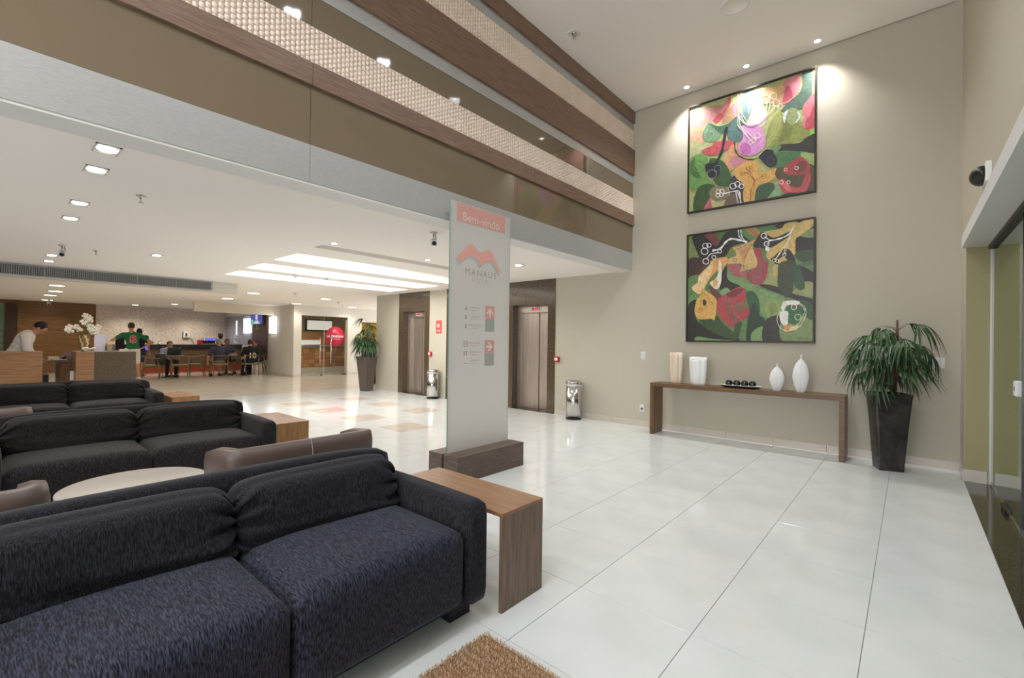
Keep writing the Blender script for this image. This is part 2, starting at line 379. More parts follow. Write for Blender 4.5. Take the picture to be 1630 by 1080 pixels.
bmesh.ops.recalc_face_normals(bm, faces=bm.faces)
bm_obj('grille_slats', bm, mat('grille_metal', (168, 166, 166), 0.4, 0.3), bh, kind='stuff')
bm = bmesh.new(); box(bm, -11.17, -11.145, -1.2, 3.09, 2.330, 2.345); box(bm, -11.17, -11.145, -1.2, 3.09, 2.505, 2.52); box(bm, -11.17, -11.145, 3.09, 3.11, 2.33, 2.52)
for a in gy: box(bm, -11.17, -11.146, a - .006, a + .006, 2.345, 2.505)
bm_obj('grille_frame', bm, mat('grille_frame', (176, 174, 174), 0.4), bh)
# light troughs
for i, (a, b, c, d) in enumerate(SLOTS):
    if i == 0: continue
    e = empty('light_trough', ((a + b) / 2, c, ZL + .2), label=['', 'nearest glowing light trough in the lobby ceiling, its right end dark', 'middle glowing light trough in the lobby ceiling', 'farthest glowing light trough in the lobby ceiling'][i], cat='light', group='light troughs')
    L = (5.15 if i == 1 else d) - c; bm = bmesh.new(); box(bm, -(b - a) / 2 + .12, (b - a) / 2 - .14, 0.05, L - 0.05, -0.02, 0.01)
    bm_obj('diffuser', bm, mat('trough_light', (255, 255, 255), .5, emit=(255, 252, 244), estr=3.0), e)
bm = bmesh.new(); box(bm, -25, XF - .24, -6.3, -6.0, 0, ZH); bm_obj('wall_front_unseen', bm, M_WALL, kind='structure')  # unseen lobby wall, added to keep world light off the low ceiling
# far-room walls
bm = bmesh.new(); box(bm, -23.5, -23.0, -6, 8.0, 0, ZL); bm_obj('wall_far', bm, M_WALLW, kind='structure')
wm = bxo('wall_mosaic', -23.0, -22.97, 2.64, 6.95, 1.0, 2.43, M_MOSA, kind='structure')
bm = bmesh.new(); box(bm, -23.0, -16.325, 6.95, 7.20, 0, ZL); bm_obj('wall_cafe_side', bm, M_WALLW, kind='structure')
bm = bmesh.new(); plate(bm, (6.95, 12.6), (0, ZL), (-16.32, -16.10), [(7.22, 8.97, -1, 2.17)], 'x'); bm_obj('wall_shop', bm, M_WALLW, kind='structure')
bm = bmesh.new(); box(bm, -17.95, -17.80, 4.45, 6.95, 2.20, ZL); bm_obj('wall_cafe_header', bm, mat('header_paint', (228, 218, 200), .7), kind='structure')
skirt('baseboard_far', [(-20.4, -16.10, 6.935, 6.95, 0, .09), (-16.10, -16.085, 6.935, 7.21, 0, .09), (-16.10, -16.085, 8.98, 12.6, 0, .09)])
M_FWOOD = mat('panel_wood', (104, 72, 36), 0.35, col2=(134, 96, 54), nscale=4, ndet=8, stretch=(1, 0.5, 12), dist=0.6)
e = empty('wall_wood_panels', kind='structure'); z = 0
for k in range(5): bxo('wood_panel', -23.0, -22.93, 0.70, 2.62, k * .506 + .002, (k + 1) * .506 - .002, M_FWOOD, e)
bxo('wood_panel', -23.0, -22.93, -6, -0.9, 0, ZL, M_FWOOD, e)
d = empty('door_4', kind='structure'); bxo('door_leaf', -22.98, -22.90, 0.36, 0.64, 0, 2.42, mat('dark_door', (62, 44, 26), .5), d)
bm = bmesh.new(); box(bm, -23, -22.88, .64, .70, 0, 2.45); box(bm, -23, -22.88, -0.9, .70, 2.42, 2.53); bm_obj('door_frame', bm, M_FWOOD, d)
bxo('green_glass', -23.0, -22.95, -0.9, 0.36, 0, 2.42, mat('green_glass', (120, 136, 112), .25), d)
for z in (0.85, 1.05, 1.25, 1.45): bxo('glass_stripe', -22.95, -22.94, -0.9, 0.36, z, z + .02, M_DARK, d)

# ------------------------------------------------------------ ceiling fixtures
def spot(name, loc, power, ang=80, blend=0.6, color=NEUT, rot=(0, 0, 0), r=0.04, parent=None):
    l = bpy.data.lights.new(name, 'SPOT'); l.energy = power; l.spot_size = math.radians(ang); l.spot_blend = blend; l.color = color; l.shadow_soft_size = r
    o = bpy.data.objects.new(name, l); C.objects.link(o); o.location = loc; o.rotation_euler = rot
    if parent: o.parent = parent
    return o
def downlight(x, y, z, r, label, group, power, ang=100, square=False, lens=M_LEN, color=NEUT, rot=(0, 0, 0), soft=0.05, blend=.7):
    e = empty('ceiling_downlight', (x, y, z), label=label, cat='light', group=group)
    bm = bmesh.new()
    if square:
        a, b = r * 1.9, r * 1.25
        for q in ((-a, a, -b, -b + .01), (-a, a, b - .01, b), (-a, -a + .01, -b, b), (a - .01, a, -b, b)): box(bm, *q, -0.006, 0.002)
        box(bm, -a, a, -b, b, -0.001, 0.003)
    else: lathe(bm, [(r * 1.25, -0.001), (r * 1.25, -0.005), (r * 1.02, -0.007), (r * 1.0, 0.0)], 20, cap=False)
    bm_obj('trim_ring', bm, mat('lamp_trim', (205, 202, 198), .4), e)
    bm = bmesh.new(); lathe(bm, [(r, -0.004), (r * .9, -0.009), (0.001, -0.011)], 20); bm_obj('lens', bm, lens, e)
    if power: spot('lamp_light', (0, 0, -0.03), power, ang, blend, color, rot, soft, e)
    return e
# painting wall washers
for (x, nm) in ((-0.89, 'small ceiling spotlight above the right edge of the upper painting'), (-1.70, 'small ceiling spotlight above the middle of the upper painting'), (-2.51, 'small ceiling spotlight above the left edge of the upper painting')):
    e = downlight(x, 6.735, ZH, 0.035, nm, None, WASH_W * 7.5, 105, color=NEUT, rot=(math.radians(-4), 0, 0), soft=0.03, blend=1.0)
for i, y in enumerate((-1.4, -0.2, 1.02, 2.26, 3.47, 4.75)):
    downlight(-1.5, y, ZH, 0.024, ['sixth', 'fifth', 'fourth', 'third', 'second', 'first'][i] + ' unseen downlight of the high ceiling row, counted from the painting wall', 'high ceiling downlights', ATR_W * 9, 130, soft=0.08, color=COOL)
# lobby downlights (rectangular trims)
LB = ['nearest square downlight in the lobby ceiling, by the brushed metal band', 'second square downlight in the near lobby ceiling row', 'third square downlight in the near lobby ceiling row', 'fourth square downlight in the near lobby ceiling row', 'fifth small downlight just in front of the air grille', 'sixth small downlight, closest to the air grille']
for (x, y), lb in zip(((-3.86, .48), (-4.40, .49), (-5.62, .52), (-6.42, .53), (-9.6, .60), (-10.4, .62)), LB): downlight(x, y, ZL, 0.05, lb, 'lobby downlight row', LOB_W * 1.9, 150, True, soft=.06)
downlight(-5.38, 2.80, ZL, 0.035, 'tiny downlight beside the left end of the dark ceiling slot', None, LOB_W, 140)
downlight(-5.37, 4.24, ZL, 0.03, 'tiny downlight beside the middle of the dark ceiling slot', None, LOB_W, 140)
for (x, y), lb in zip(((-15.3, 1.06), (-17.3, 1.17), (-19.2, 1.19), (-21.8, 1.28)), ('first', 'second', 'third', 'fourth')):
    downlight(x, y, ZL, 0.14, lb + ' round ceiling light over the reception, counting from the grille', 'reception round lights', LOB_W * 5, 150, lens=M_LENS, color=WARM, soft=.12)
for (x, y), lb in zip(((-13.1, 4.60), (-15.6, 4.75), (-15.7, 6.85), (-13.1, 6.58), (-15.6, 8.85)), ('round ceiling light next to the white bulkhead end', 'round ceiling light in front of the cafe header', 'round ceiling light above the white corner pillar', 'round ceiling light between the pillar and the nearest glowing trough', 'round ceiling light in front of the glass shop door')):
    downlight(x, y, ZL, 0.15, lb, 'far lobby round lights', LOB_W * 3.6, 150, lens=M_LENS, color=WARM, soft=.12)
for (x, y), nm in zip(((-20.0, 4.4), (-21.9, 5.6), (-21.9, 3.6), (-13.5, 2.6)), ('over the laptop table', 'over the espresso machine', 'over the tap on the bar', 'between the grille and the cafe')):
    downlight(x, y, ZL, 0.10, 'round ceiling light ' + nm, 'cafe lights', LOB_W * 9, 150, lens=M_LENS, color=WARM, soft=.12)
# light of the three glowing troughs
for (a, b, c, d) in SLOTS[1:]:
    L = d - c
    area('trough_light', ((a + b) / 2, c + L / 2, ZL + .16), (b - a) * .5, LOB_W * 2.3, NEUT, shape='RECTANGLE', sy=L * .9)
for (x, y), nm in zip(((-4.6, 5.4), (-4.6, -2.2), (-7.5, -2.4), (-8.3, 1.6), (-12.5, 9.5)), ('before the right lift', 'above the left end of the middle sofa', 'left of the farthest sofa', 'between the light troughs and the square row', 'in the corridor past the lifts')):
    downlight(x, y, ZL, 0.05, 'square lobby downlight ' + nm, 'unseen lobby downlights', LOB_W * 2.2, 150, True, soft=.08)
# sprinklers, detectors, speaker
def sprinkler(x, y, z, label):
    e = empty('fire_sprinkler', (x, y, z), label=label, cat='sprinkler')
    bm = bmesh.new(); lathe(bm, [(0.035, 0), (0.035, -0.006), (0.012, -0.012), (0.010, -0.03)], 16); bm_obj('escutcheon', bm, M_CHROME, e, True)
    bm = bmesh.new(); tube(bm, [(-.012, 0, -.028), (-.014, 0, -.045), (0, 0, -.055)], .003, 6); tube(bm, [(.012, 0, -.028), (.014, 0, -.045), (0, 0, -.055)], .003, 6); lathe(bm, [(.018, -.056), (.018, -.059)], 12); bm_obj('deflector', bm, M_CHROME, e)
sprinkler(-4.90, .83, ZL, 'metal fire sprinkler beside the square downlight row')
sprinkler(-8.55, .97, ZL, 'metal fire sprinkler in front of the air grille')
sprinkler(-8.65, 4.35, ZL, 'small sprinkler between the two farthest light troughs')
sprinkler(-3.13, 4.68, ZH - 0.008, 'sprinkler in a white square plate on the high ceiling')
bxo('sprinkler_plate', -3.20, -3.06, 4.61, 4.75, ZH - 0.008, ZH + .002, M_WHITE, label='white square plate around the high ceiling sprinkler', cat='plate')
def detector(x, y, z, r, label):
    bm = bmesh.new(); lathe(bm, [(r, 0), (r, -.012), (r * .8, -.03), (r * .35, -.036), (.001, -.036)], 20)
    e = bm_obj('smoke_detector', bm, M_WHITE, None, True, label, 'detector', loc=(x, y, z))
    bm = bmesh.new(); lathe(bm, [(r * .3, -.03), (r * .28, -.05), (.001, -.052)], 12); bm_obj('sensor_tip', bm, M_DARK, e)
detector(-8.65, 3.75, ZL, .05, 'white smoke detector left of the sprinkler by the farthest trough')
detector(-13.7, 7.3, ZL, .05, 'smoke detector in front of the corridor corner'); detector(-12.0, 5.2, ZL, .05, 'smoke detector beyond the farthest light trough')
detector(-15.1, 8.2, ZL, .05, 'smoke detector near the round light by the shop door')
bm = bmesh.new(); lathe(bm, [(.15, 0), (.15, -.008), (.13, -.012), (.125, -.004), (.001, -.006)], 32)
bm_obj('ceiling_speaker', bm, M_CEIL, None, False, 'round white speaker grille in the high ceiling at the top edge', 'speaker', loc=(-1.5, 5.44, ZH))
# security cameras
def seccam(x, y, z, rz, label, sc=1.0):
    e = empty('security_camera', (x, y, z), rz, label, 'camera'); e.scale = (sc, sc, sc)
    bm = bmesh.new(); lathe(bm, [(.035, 0), (.035, -.015), (.02, -.02)], 16); tube(bm, [(0, 0, -.015), (0, 0, -.06), (.03, 0, -.09)], .010, 8); bm_obj('bracket', bm, M_CHROME, e)
    bm = bmesh.new(); tube(bm, [(.02, 0, 0), (-.04, .02, -.01), (-.055, .03, -.06), (-.02, .01, -.10)], .005, 6); bm_obj('cable', bm, M_DARK, e)
    bm = bmesh.new(); box(bm, -.02, .10, -.032, .032, -.135, -.075, .008, 2); b = bm_obj('housing', bm, mat('camera_white', (206, 206, 208), .35), e); b.rotation_euler = (0, math.radians(20), 0)
    bm = bmesh.new(); tube(bm, [(.095, 0, -.105), (.112, 0, -.105)], .022, 16); bm_obj('camera_lens', bm, M_BLACK, b)
seccam(-3.95, 3.20, ZL, -0.6, 'security camera hanging from the ceiling left of the glass sign')
seccam(-8.4, .62, ZL, -0.1, 'security camera with looped cable near the air grille')
seccam(-21.5, 1.30, ZL, 0, 'small security camera in front of the wood wall', 1.3)
# door sensor on the lintel
e = empty('motion_sensor', (XR - .03, 4.62, 2.56), label='black motion sensor on the wall above the entrance door', cat='sensor')
bm = bmesh.new(); box(bm, -.004, .03, -.12, .12, -.07, .07, .005); bm_obj('sensor_bracket', bm, M_WHITE, e)
bm = bmesh.new(); ball(bm, (-.01, 0, .0), .09, .75, 1.25, .75, 20)
for v in bm.verts:
    if v.co.x > -.003: v.co.x = -.003
bm_obj('sensor_housing', bm, M_BLACK, e, True)
# ------------------------------------------------------------ wall plates
def wplate(x, z, w, h, label, kind='switch'):
    e = empty('light_switch' if kind == 'switch' else 'power_outlet', (x, YW, z), label=label, cat=kind)
    bxo('cover', -w / 2, w / 2, -.008, 0, -h / 2, h / 2, M_WHITE, e, .002)
    if kind == 'switch': bxo('rocker', -w * .22, w * .22, -.012, -.006, -h * .3, h * .3, mat('rocker', (216, 214, 208), .4), e, .002)
    else:
        bm = bmesh.new(); lathe(bm, [(.018, 0), (.018, .006), (.001, .004)], 16); s = bm_obj('socket', bm, M_DARK, e); s.rotation_euler = (PI / 2, 0, 0); s.location = (0, -.006, -.01)
wplate(-3.236, 1.144, .075, .12, 'white light switch left of the lower painting'); wplate(.235, 1.165, .12, .12, 'wide white light switch right of the tall plant')
wplate(-3.247, .295, .075, .12, 'white power outlet low on the wall left of the console table', 'outlet')
def callpoint(x, label):
    e = empty('fire_call_point', (x, YW, 1.02), label=label, cat='alarm')
    bxo('red_body', -.05, .05, -.05, 0, -.05, .05, M_RED, e, .006)
    bxo('label_plate', -.034, .034, -.054, -.049, -.022, .03, M_WHITE, e)
callpoint(-4.92, 'red fire call point beside the right lift'); callpoint(-8.61, 'red fire call point beside the leftmost lift')
e = empty('fire_sign', (-8.32, YW, 1.66), label='red square fire equipment sign between two lifts', cat='sign')
bxo('sign_board', -.10, .10, -.008, 0, -.15, .15, mat('sign_red', (206, 84, 74), .5), e)
bm = bmesh.new(); lathe(bm, [(.045, 0), (.045, .003), (.030, .003), (.030, 0)], 20, cap=False); ball(bm, (0, 0, .002), .018, 1, 1, .2)
o = bm_obj('hose_symbol', bm, M_WHITE, e); o.rotation_euler = (PI / 2, 0, 0); o.location = (-.01, -.010, .03)
bxo('sign_text_line', -.06, .06, -.0095, -.007, -.085, -.075, M_WHITE, e); bxo('sign_text_line', -.05, .05, -.0095, -.007, -.11, -.10, M_WHITE, e)
# ------------------------------------------------------------ bins
def bin_(x, y, label):
    e = empty('trash_bin', (x, y, 0), label=label, cat='bin', group='steel lobby bins')
    bm = bmesh.new(); lathe(bm, [(.135, .02), (.135, .575)], 40); bm_obj('steel_body', bm, M_CHROME, e, True)
    bm = bmesh.new(); lathe(bm, [(.130, 0), (.138, .004), (.138, .022)], 40); bm_obj('rubber_base', bm, M_BLACK, e)
    bm = bmesh.new(); lathe(bm, [(.132, .575), (.137, .578), (.137, .605), (.132, .608)], 40); bm_obj('neck_band', bm, mat('white_steel', (210, 212, 210), .25, .4), e)
    bm = bmesh.new(); lathe(bm, [(.135, .605), (.136, .655), (.120, .668), (.060, .668), (.055, .64), (.001, .64)], 40); bm_obj('lid', bm, M_CHROME, e, True)
    for k in range(12):
        a = k * PI / 6; bm = bmesh.new(); tube(bm, [(.130 * math.cos(a), .130 * math.sin(a), .634), (.1375 * math.cos(a), .1375 * math.sin(a), .634)], .010, 10); bm_obj('vent_hole', bm, M_BLACK, e)
bin_(-4.42, 6.74, 'round steel trash bin by the wall right of the lifts'); bin_(-8.30, 6.76, 'round steel trash bin between two lifts')
# ------------------------------------------------------------ console table with its vases
e = empty('console_table', (-1.73, 6.64, 0), label='long low walnut waterfall console table against the wall below the paintings', cat='table')
bxo('tabletop', -1.175, 1.175, -.17, .17, .70, .757, M_WALNUT, e, .003)
for s in (-1, 1): bxo('leg', min(s * 1.175, s * 1.12), max(s * 1.175, s * 1.12), -.17, .17, 0, .70, M_WALNUT, e, .003)
def fluted(name, x, y, w, d, h, m, label, lobes, dip):
    bm = bmesh.new(); n = 72; rings = []; pr = [(.80, 0), (.84, .06), (.90, .25), (.98, .6), (1.0, .85), (1.0, 1.0)]
    def rad(a): return .86 + .26 * abs(math.cos(a * lobes / 2 + .4)) ** .8
    for s, t in pr + [(.90, 1.0), (.86, .9), (.7, .15)]:
        rg = []
        for k in range(n):
            a = 2 * PI * k / n; r = rad(a) * s; hz = h * t
            if t > .8: hz -= dip * (t - .8) / .2 * max(0, math.cos(a - PI * 1.38)) ** 4
            rg.append(bm.verts.new((r * w / 2 * math.cos(a) * (1.12 if True else 1), r * d / 2 * math.sin(a), hz)))
        rings.append(rg)
    for a, b in zip(rings, rings[1:]):
        for k in range(n): bm.faces.new((a[k], a[(k + 1) % n], b[(k + 1) % n], b[k])).smooth = True
    bm.faces.new(rings[0][::-1]); bm.faces.new(rings[-1])
    bm_obj('vase', bm, m, None, label=label, cat='vase', loc=(x, y, .757))
fluted('vase', -2.59, 6.66, .155, .12, .455, mat('cream_porcelain', (226, 208, 186), .3, coat=.3), 'tall cream fluted vase at the left end of the console table', 5, 0)
fluted('vase', -2.27, 6.65, .20, .13, .395, mat('white_porcelain', (236, 236, 234), .3, coat=.3), 'white fluted vase with a notched rim, second from the left', 4, .05)
def leafvase(x, y, w, h, label):
    bm = bmesh.new(); n = 48; pr = [(.45, 0), (.50, .01), (.62, .06), (.85, .22), (1.0, .42), (.93, .56), (.70, .72), (.38, .83), (.14, .885), (.08, .91), (.075, .965), (.14, .995), (.13, 1.0), (.05, .98)]; rings = []
    for s, t in pr:
        rg = []
        for k in range(n):
            a = 2 * PI * k / n; r = s
            if .08 < t < .9: r += .035 * max(0, 1 - abs(math.sin((a - PI * 1.5) / 1)) * 8) * (1 if math.cos(a - PI * 1.5) > 0 else 0)
            rg.append(bm.verts.new((r * w / 2 * math.cos(a), r * w / 2 * .55 * math.sin(a), h * t)))
        rings.append(rg)
    for a, b in zip(rings, rings[1:]):
        for k in range(n): bm.faces.new((a[k], a[(k + 1) % n], b[(k + 1) % n], b[k])).smooth = True
    bm.faces.new(rings[0][::-1])
    o = bm_obj('vase', bm, mat('white_bisque', (232, 232, 230), .5), None, label=label, cat='vase', loc=(x, y, .757))
    # raised leaf midrib and veins
    bm = bmesh.new(); ry = lambda t: -w / 2 * .55 * np.interp(t, [p[1] for p in pr[:10]], [p[0] for p in pr[:10]])
    rx = lambda t: w / 2 * np.interp(t, [p[1] for p in pr[:10]], [p[0] for p in pr[:10]])
    tube(bm, [(0, ry(t) - .001, h * t) for t in np.linspace(.03, .9, 20)], .0035, 6)
    for i in range(9):
        t0 = .1 + .075 * i
        for s in (-1, 1):
            P = []
            for q in np.linspace(0, .85, 7):
                t = min(.9, t0 + .14 * q); R = rx(t); xx = s * R * math.sin(q * PI / 2 * .9); P.append((xx, ry(t) * math.sqrt(max(0, 1 - (xx / R) ** 2)) - .0005, h * t))
            tube(bm, P, .0016, 5)
    bm_obj('leaf_veins', bm, MATS['white_bisque'], o)
leafvase(-1.27, 6.60, .175, .345, 'shorter white leaf-shaped bottle vase with a thin neck'); leafvase(-1.01, 6.60, .185, .465, 'taller white leaf-shaped bottle vase at the right of the console')
e = empty('serving_tray', (-1.70, 6.60, .757), label='long narrow white tray with dark underside holding four black balls', cat='tray')
bm = bmesh.new()
def boat(bm, a, b, z0, z1, k):
    n = 40; R = []
    for s, z in ((.62, z0), (.8, z0 + .006), (1.0, z1), (.97, z1 + .004), (.78, z0 + .012), (.01, z0 + .010)):
        R.append([bm.verts.new((a * s * math.copysign(abs(math.cos(2 * PI * i / n)) ** .8, math.cos(2 * PI * i / n)), b * s * math.copysign(abs(math.sin(2 * PI * i / n)) ** .8, math.sin(2 * PI * i / n)), z)) for i in range(n)])
    for j, (p, q) in enumerate(zip(R, R[1:])):
        for i in range(n): f = bm.faces.new((p[i], p[(i + 1) % n], q[(i + 1) % n], q[i])); f.material_index = 0 if j < 2 else 1; f.smooth = True
    bm.faces.new(R[0][::-1])
boat(bm, .265, .085, 0, .034, 1); bm_obj('dish', bm, [M_BLACK, M_WHITE], e)
for i, lb in enumerate(('leftmost of the four black balls on the tray', 'second of the four black balls from the left', 'third of the four black balls from the left', 'rightmost of the four black balls on the tray')):
    bm = bmesh.new(); ball(bm, (0, 0, 0), .047, n=24); g = bm_obj('decorative_ball', bm, mat('dark_ball', (22, 20, 24), .16, col2=(52, 46, 44), nscale=22, stretch=(1, 1, 5), ramp=(.5, .7), coat=.6), None, True, lb, 'ball', 'black balls on the tray', loc=(-1.842 + i * .097, 6.60, .757 + .012 + .047)); g.rotation_euler = (i, i * 2, 0)
# ------------------------------------------------------------ potted palms
M_LEAF = mat('palm_leaf', (28, 56, 30), .38, col2=(58, 92, 50), nscale=6, stretch=(1, 1, 1))
M_STEM = mat('palm_stem', (70, 46, 34), .7, col2=(104, 74, 54), nscale=30)
M_POT = mat('dark_glazed_pot', (44, 40, 38), .22, col2=(72, 66, 64), nscale=3.5, ndet=6, dist=1.2, ramp=(.4, .7), bump=.25, bscale=12)
def frond_mesh(seed):
    rnd = random.Random(seed); bm = bmesh.new(); pl = .26 + rnd.random() * .12
    pet = [Vector((0, 0, 0)), Vector((pl * .45, 0, pl * .34)), Vector((pl * .8, 0, pl * .46)), Vector((pl, 0, pl * .42))]
    tube(bm, pet, [.005, .0035, .003, .0025], 5, mi=1); tip = pet[-1]; nl = 9
    for i in range(nl):
        a = (i - (nl - 1) / 2) / nl * 2.5 + rnd.uniform(-.08, .08); L = .36 + rnd.random() * .10 - abs(a) * .04; wd = .0165; d = Vector((math.cos(a), math.sin(a), 0)); s = Vector((-math.sin(a), math.cos(a), 0)); prev = None; K = 6; dr = rnd.uniform(1.2, 1.9)
        for k in range(K + 1):
            t = k / K; z = -.03 * t - dr * .26 * t ** 1.9 + .02 * math.sin(t * 3); p = tip + d * (L * (t - .22 * t * t)) + Vector((0, 0, z)); ww = wd * (math.sin(PI * min(1, .12 + .9 * t)) ** .7 if t < 1 else .05)
            row = [bm.verts.new(p - s * ww + Vector((0, 0, .003))), bm.verts.new(p - Vector((0, 0, .003))), bm.verts.new(p + s * ww + Vector((0, 0, .003)))]
            if prev:
                for j in (0, 1): bm.faces.new((prev[j], prev[j + 1], row[j + 1], row[j]))
            prev = row
    me = bpy.data.meshes.new('frond'); bm.to_mesh(me); bm.free(); me.materials.append(M_LEAF); me.materials.append(M_STEM); return me
FR = [frond_mesh(i) for i in range(6)]
def plant(x, y, label, potm, ph, wt, wb, tilt, nf=34, top=1.55, seed=1):
    rnd = random.Random(seed); e = empty('potted_palm', (x, y, 0), tilt, label, 'plant')
    bm = bmesh.new(); R = []
    def sq(w, z, r=.12):
        out = []
        for cx, cy in ((1, 1), (-1, 1), (-1, -1), (1, -1)):
            a0 = math.atan2(cy, cx) - PI / 4
            for k in range(4):
                a = a0 + k / 3 * PI / 2; out.append(bm.verts.new(((cx * (1 - r) + r * math.cos(a)) * w / 2, (cy * (1 - r) + r * math.sin(a)) * w / 2, z)))
        return out
    for w_, z in ((wb, 0), (wb + (wt - wb) * .5, ph * .55), (wt, ph), (wt * .9, ph), (wt * .84, ph - .06)): R.append(sq(w_, z))
    for a, b in zip(R, R[1:]):
        for k in range(16): bm.faces.new((a[k], a[(k + 1) % 16], b[(k + 1) % 16], b[k])).smooth = False
    bm.faces.new(R[0][::-1]); bm_obj('pot', bm, potm, e)
    bm = bmesh.new(); R = [sq(wt * .85, ph - .062)]; bm.faces.new(R[0]); bm_obj('soil', bm, mat('soil', (40, 30, 22), .9), e)
    st = []
    for i in range(5):
        a = i * 2.4; r = .05; hx = top - ph - (.0 if i == 0 else .12 + .09 * i); P = [Vector((r * math.cos(a), r * math.sin(a), ph - .07)), Vector((r * 1.1 * math.cos(a) + .02, r * 1.2 * math.sin(a), ph + hx * .5)), Vector((r * 1.4 * math.cos(a), r * 1.4 * math.sin(a), ph + hx))]
        bm = bmesh.new(); tube(bm, P, [.017, .018, .010], 8); bm_obj('cane', bm, M_STEM, e); st.append(P)
    for i in range(nf):
        P = st[i % 5]; t = rnd.uniform(.30, 1.0) if i % 5 else rnd.uniform(.5, 1.02); p = P[0].lerp(P[1], t * 2) if t < .5 else P[1].lerp(P[2], t * 2 - 1)
        o = bpy.data.objects.new('frond', FR[i % 6]); C.objects.link(o); o.parent = e; o.location = p
        a = i * 2.399 + rnd.uniform(-.3, .3); s = rnd.uniform(.54, .74)
        if math.sin(a + tilt) > .2: s *= .62        # towards the wall
        o.rotation_euler = (rnd.uniform(-.2, .2), rnd.uniform(-.35, .35), a); o.scale = (s, s, s)
plant(-.17, 6.48, 'tall potted palm in a dark square tapered pot by the right corner', M_POT, .83, .33, .22, math.radians(18), 56, 1.63, 3)
plant(-10.72, 6.52, 'potted palm in a dark square tapered pot at the corridor corner', mat('taupe_pot', (84, 72, 66), .15, coat=.5), .90, .40, .24, math.radians(10), 54, 1.72, 8)
# ------------------------------------------------------------ glass welcome sign
e = empty('welcome_sign', (-3.36, 3.36, 0), label='tall frosted glass welcome sign standing in a split dark wood base', cat='sign')
bxo('wood_base_block', -.21, -.012, -.49, .47, 0, .25, M_DWOOD, e, .002); bxo('wood_base_block', .012, .21, -.49, .47, 0, .25, M_DWOOD, e, .002)
m = bpy.data.materials.new('frosted_glass'); m.use_nodes = True; nt = m.node_tree; b = nt.nodes['Principled BSDF']; b.inputs['Base Color'].default_value = s2l((224, 222, 218)); b.inputs['Roughness'].default_value = .35; b.inputs['Transmission Weight'].default_value = .0
tr = nt.nodes.new('ShaderNodeBsdfTranslucent'); tr.inputs[0].default_value = s2l((236, 234, 232)); mx = nt.nodes.new('ShaderNodeMixShader'); mx.inputs[0].default_value = .5
tp = nt.nodes.new('ShaderNodeBsdfTransparent'); tp.inputs[0].default_value = s2l((230, 236, 232)); mx2 = nt.nodes.new('ShaderNodeMixShader'); mx2.inputs[0].default_value = .10
nt.links.new(b.outputs[0], mx.inputs[1]); nt.links.new(tr.outputs[0], mx.inputs[2]); nt.links.new(mx.outputs[0], mx2.inputs[1]); nt.links.new(tp.outputs[0], mx2.inputs[2]); nt.links.new(mx2.outputs[0], nt.nodes['Material Output'].inputs[0])
bxo('glass_sheet', -.006, .006, -.44, .435, .05, 2.71, m, e)
bm = bmesh.new()
for a, b2 in ((-.4415, -.4400), (.435, .4365)): box(bm, -.006, .006, a, b2, .25, 2.71)
bm_obj('glass_rim', bm, mat('glass_rim', (110, 150, 134), .2), e)
PINK = mat('sign_pink', (204, 152, 142), .5); PINKL = mat('logo_pink', (224, 164, 152), .5); GRY = mat('sign_grey', (158, 162, 152), .5); GRL = mat('logo_shadow', (176, 184, 174), .5); TXW = mat('sign_white', (226, 214, 204), .5); TXG = mat('sign_text_grey', (168, 158, 150), .5); TXF = mat('sign_text_faint', (186, 192, 182), .5)
SX = .0075
def sm(y, z): return Matrix(((0, 0, 1, SX + .002), (1, 0, 0, y - 3.36), (0, 1, 0, z), (0, 0, 0, 1)))
bxo('pink_header', SX - .001, SX, -.36, .345, 2.52, 2.70, PINK, e)
text_mesh('Bem-vindo', .125, TXW, 'welcome_text', e, sm(3.345, 2.575), bold=-.001)
def polyX(name, pts, m, dx=0):
    bm = bmesh.new(); f = bm.faces.new([bm.verts.new((SX + dx, y - 3.36, z)) for y, z in pts]); f.normal_update(); bmesh.ops.triangulate(bm, faces=[f]); bm_obj(name, bm, m, e)
logo = [(3.01, 2.165), (3.09, 2.235), (3.16, 2.30), (3.215, 2.325), (3.26, 2.29), (3.30, 2.25), (3.36, 2.255), (3.42, 2.285), (3.475, 2.305), (3.52, 2.27), (3.575, 2.19), (3.63, 2.11), (3.66, 2.055), (3.60, 2.10), (3.54, 2.16), (3.49, 2.195), (3.44, 2.19), (3.37, 2.14), (3.34, 2.115), (3.30, 2.17), (3.25, 2.20), (3.17, 2.195), (3.10, 2.155), (3.06, 2.11)]
polyX('logo_shadow', [(y - .02, z - .03) for y, z in logo], GRL, 0); polyX('mountain_logo', logo, PINKL, .0012)
text_mesh('MANAUS', .095, TXG, 'name_text', e, sm(3.345, 2.035), spacing=1.3)
text_mesh('HOTEL', .07, TXF, 'faint_text', e, sm(3.345, 1.955), spacing=1.3)
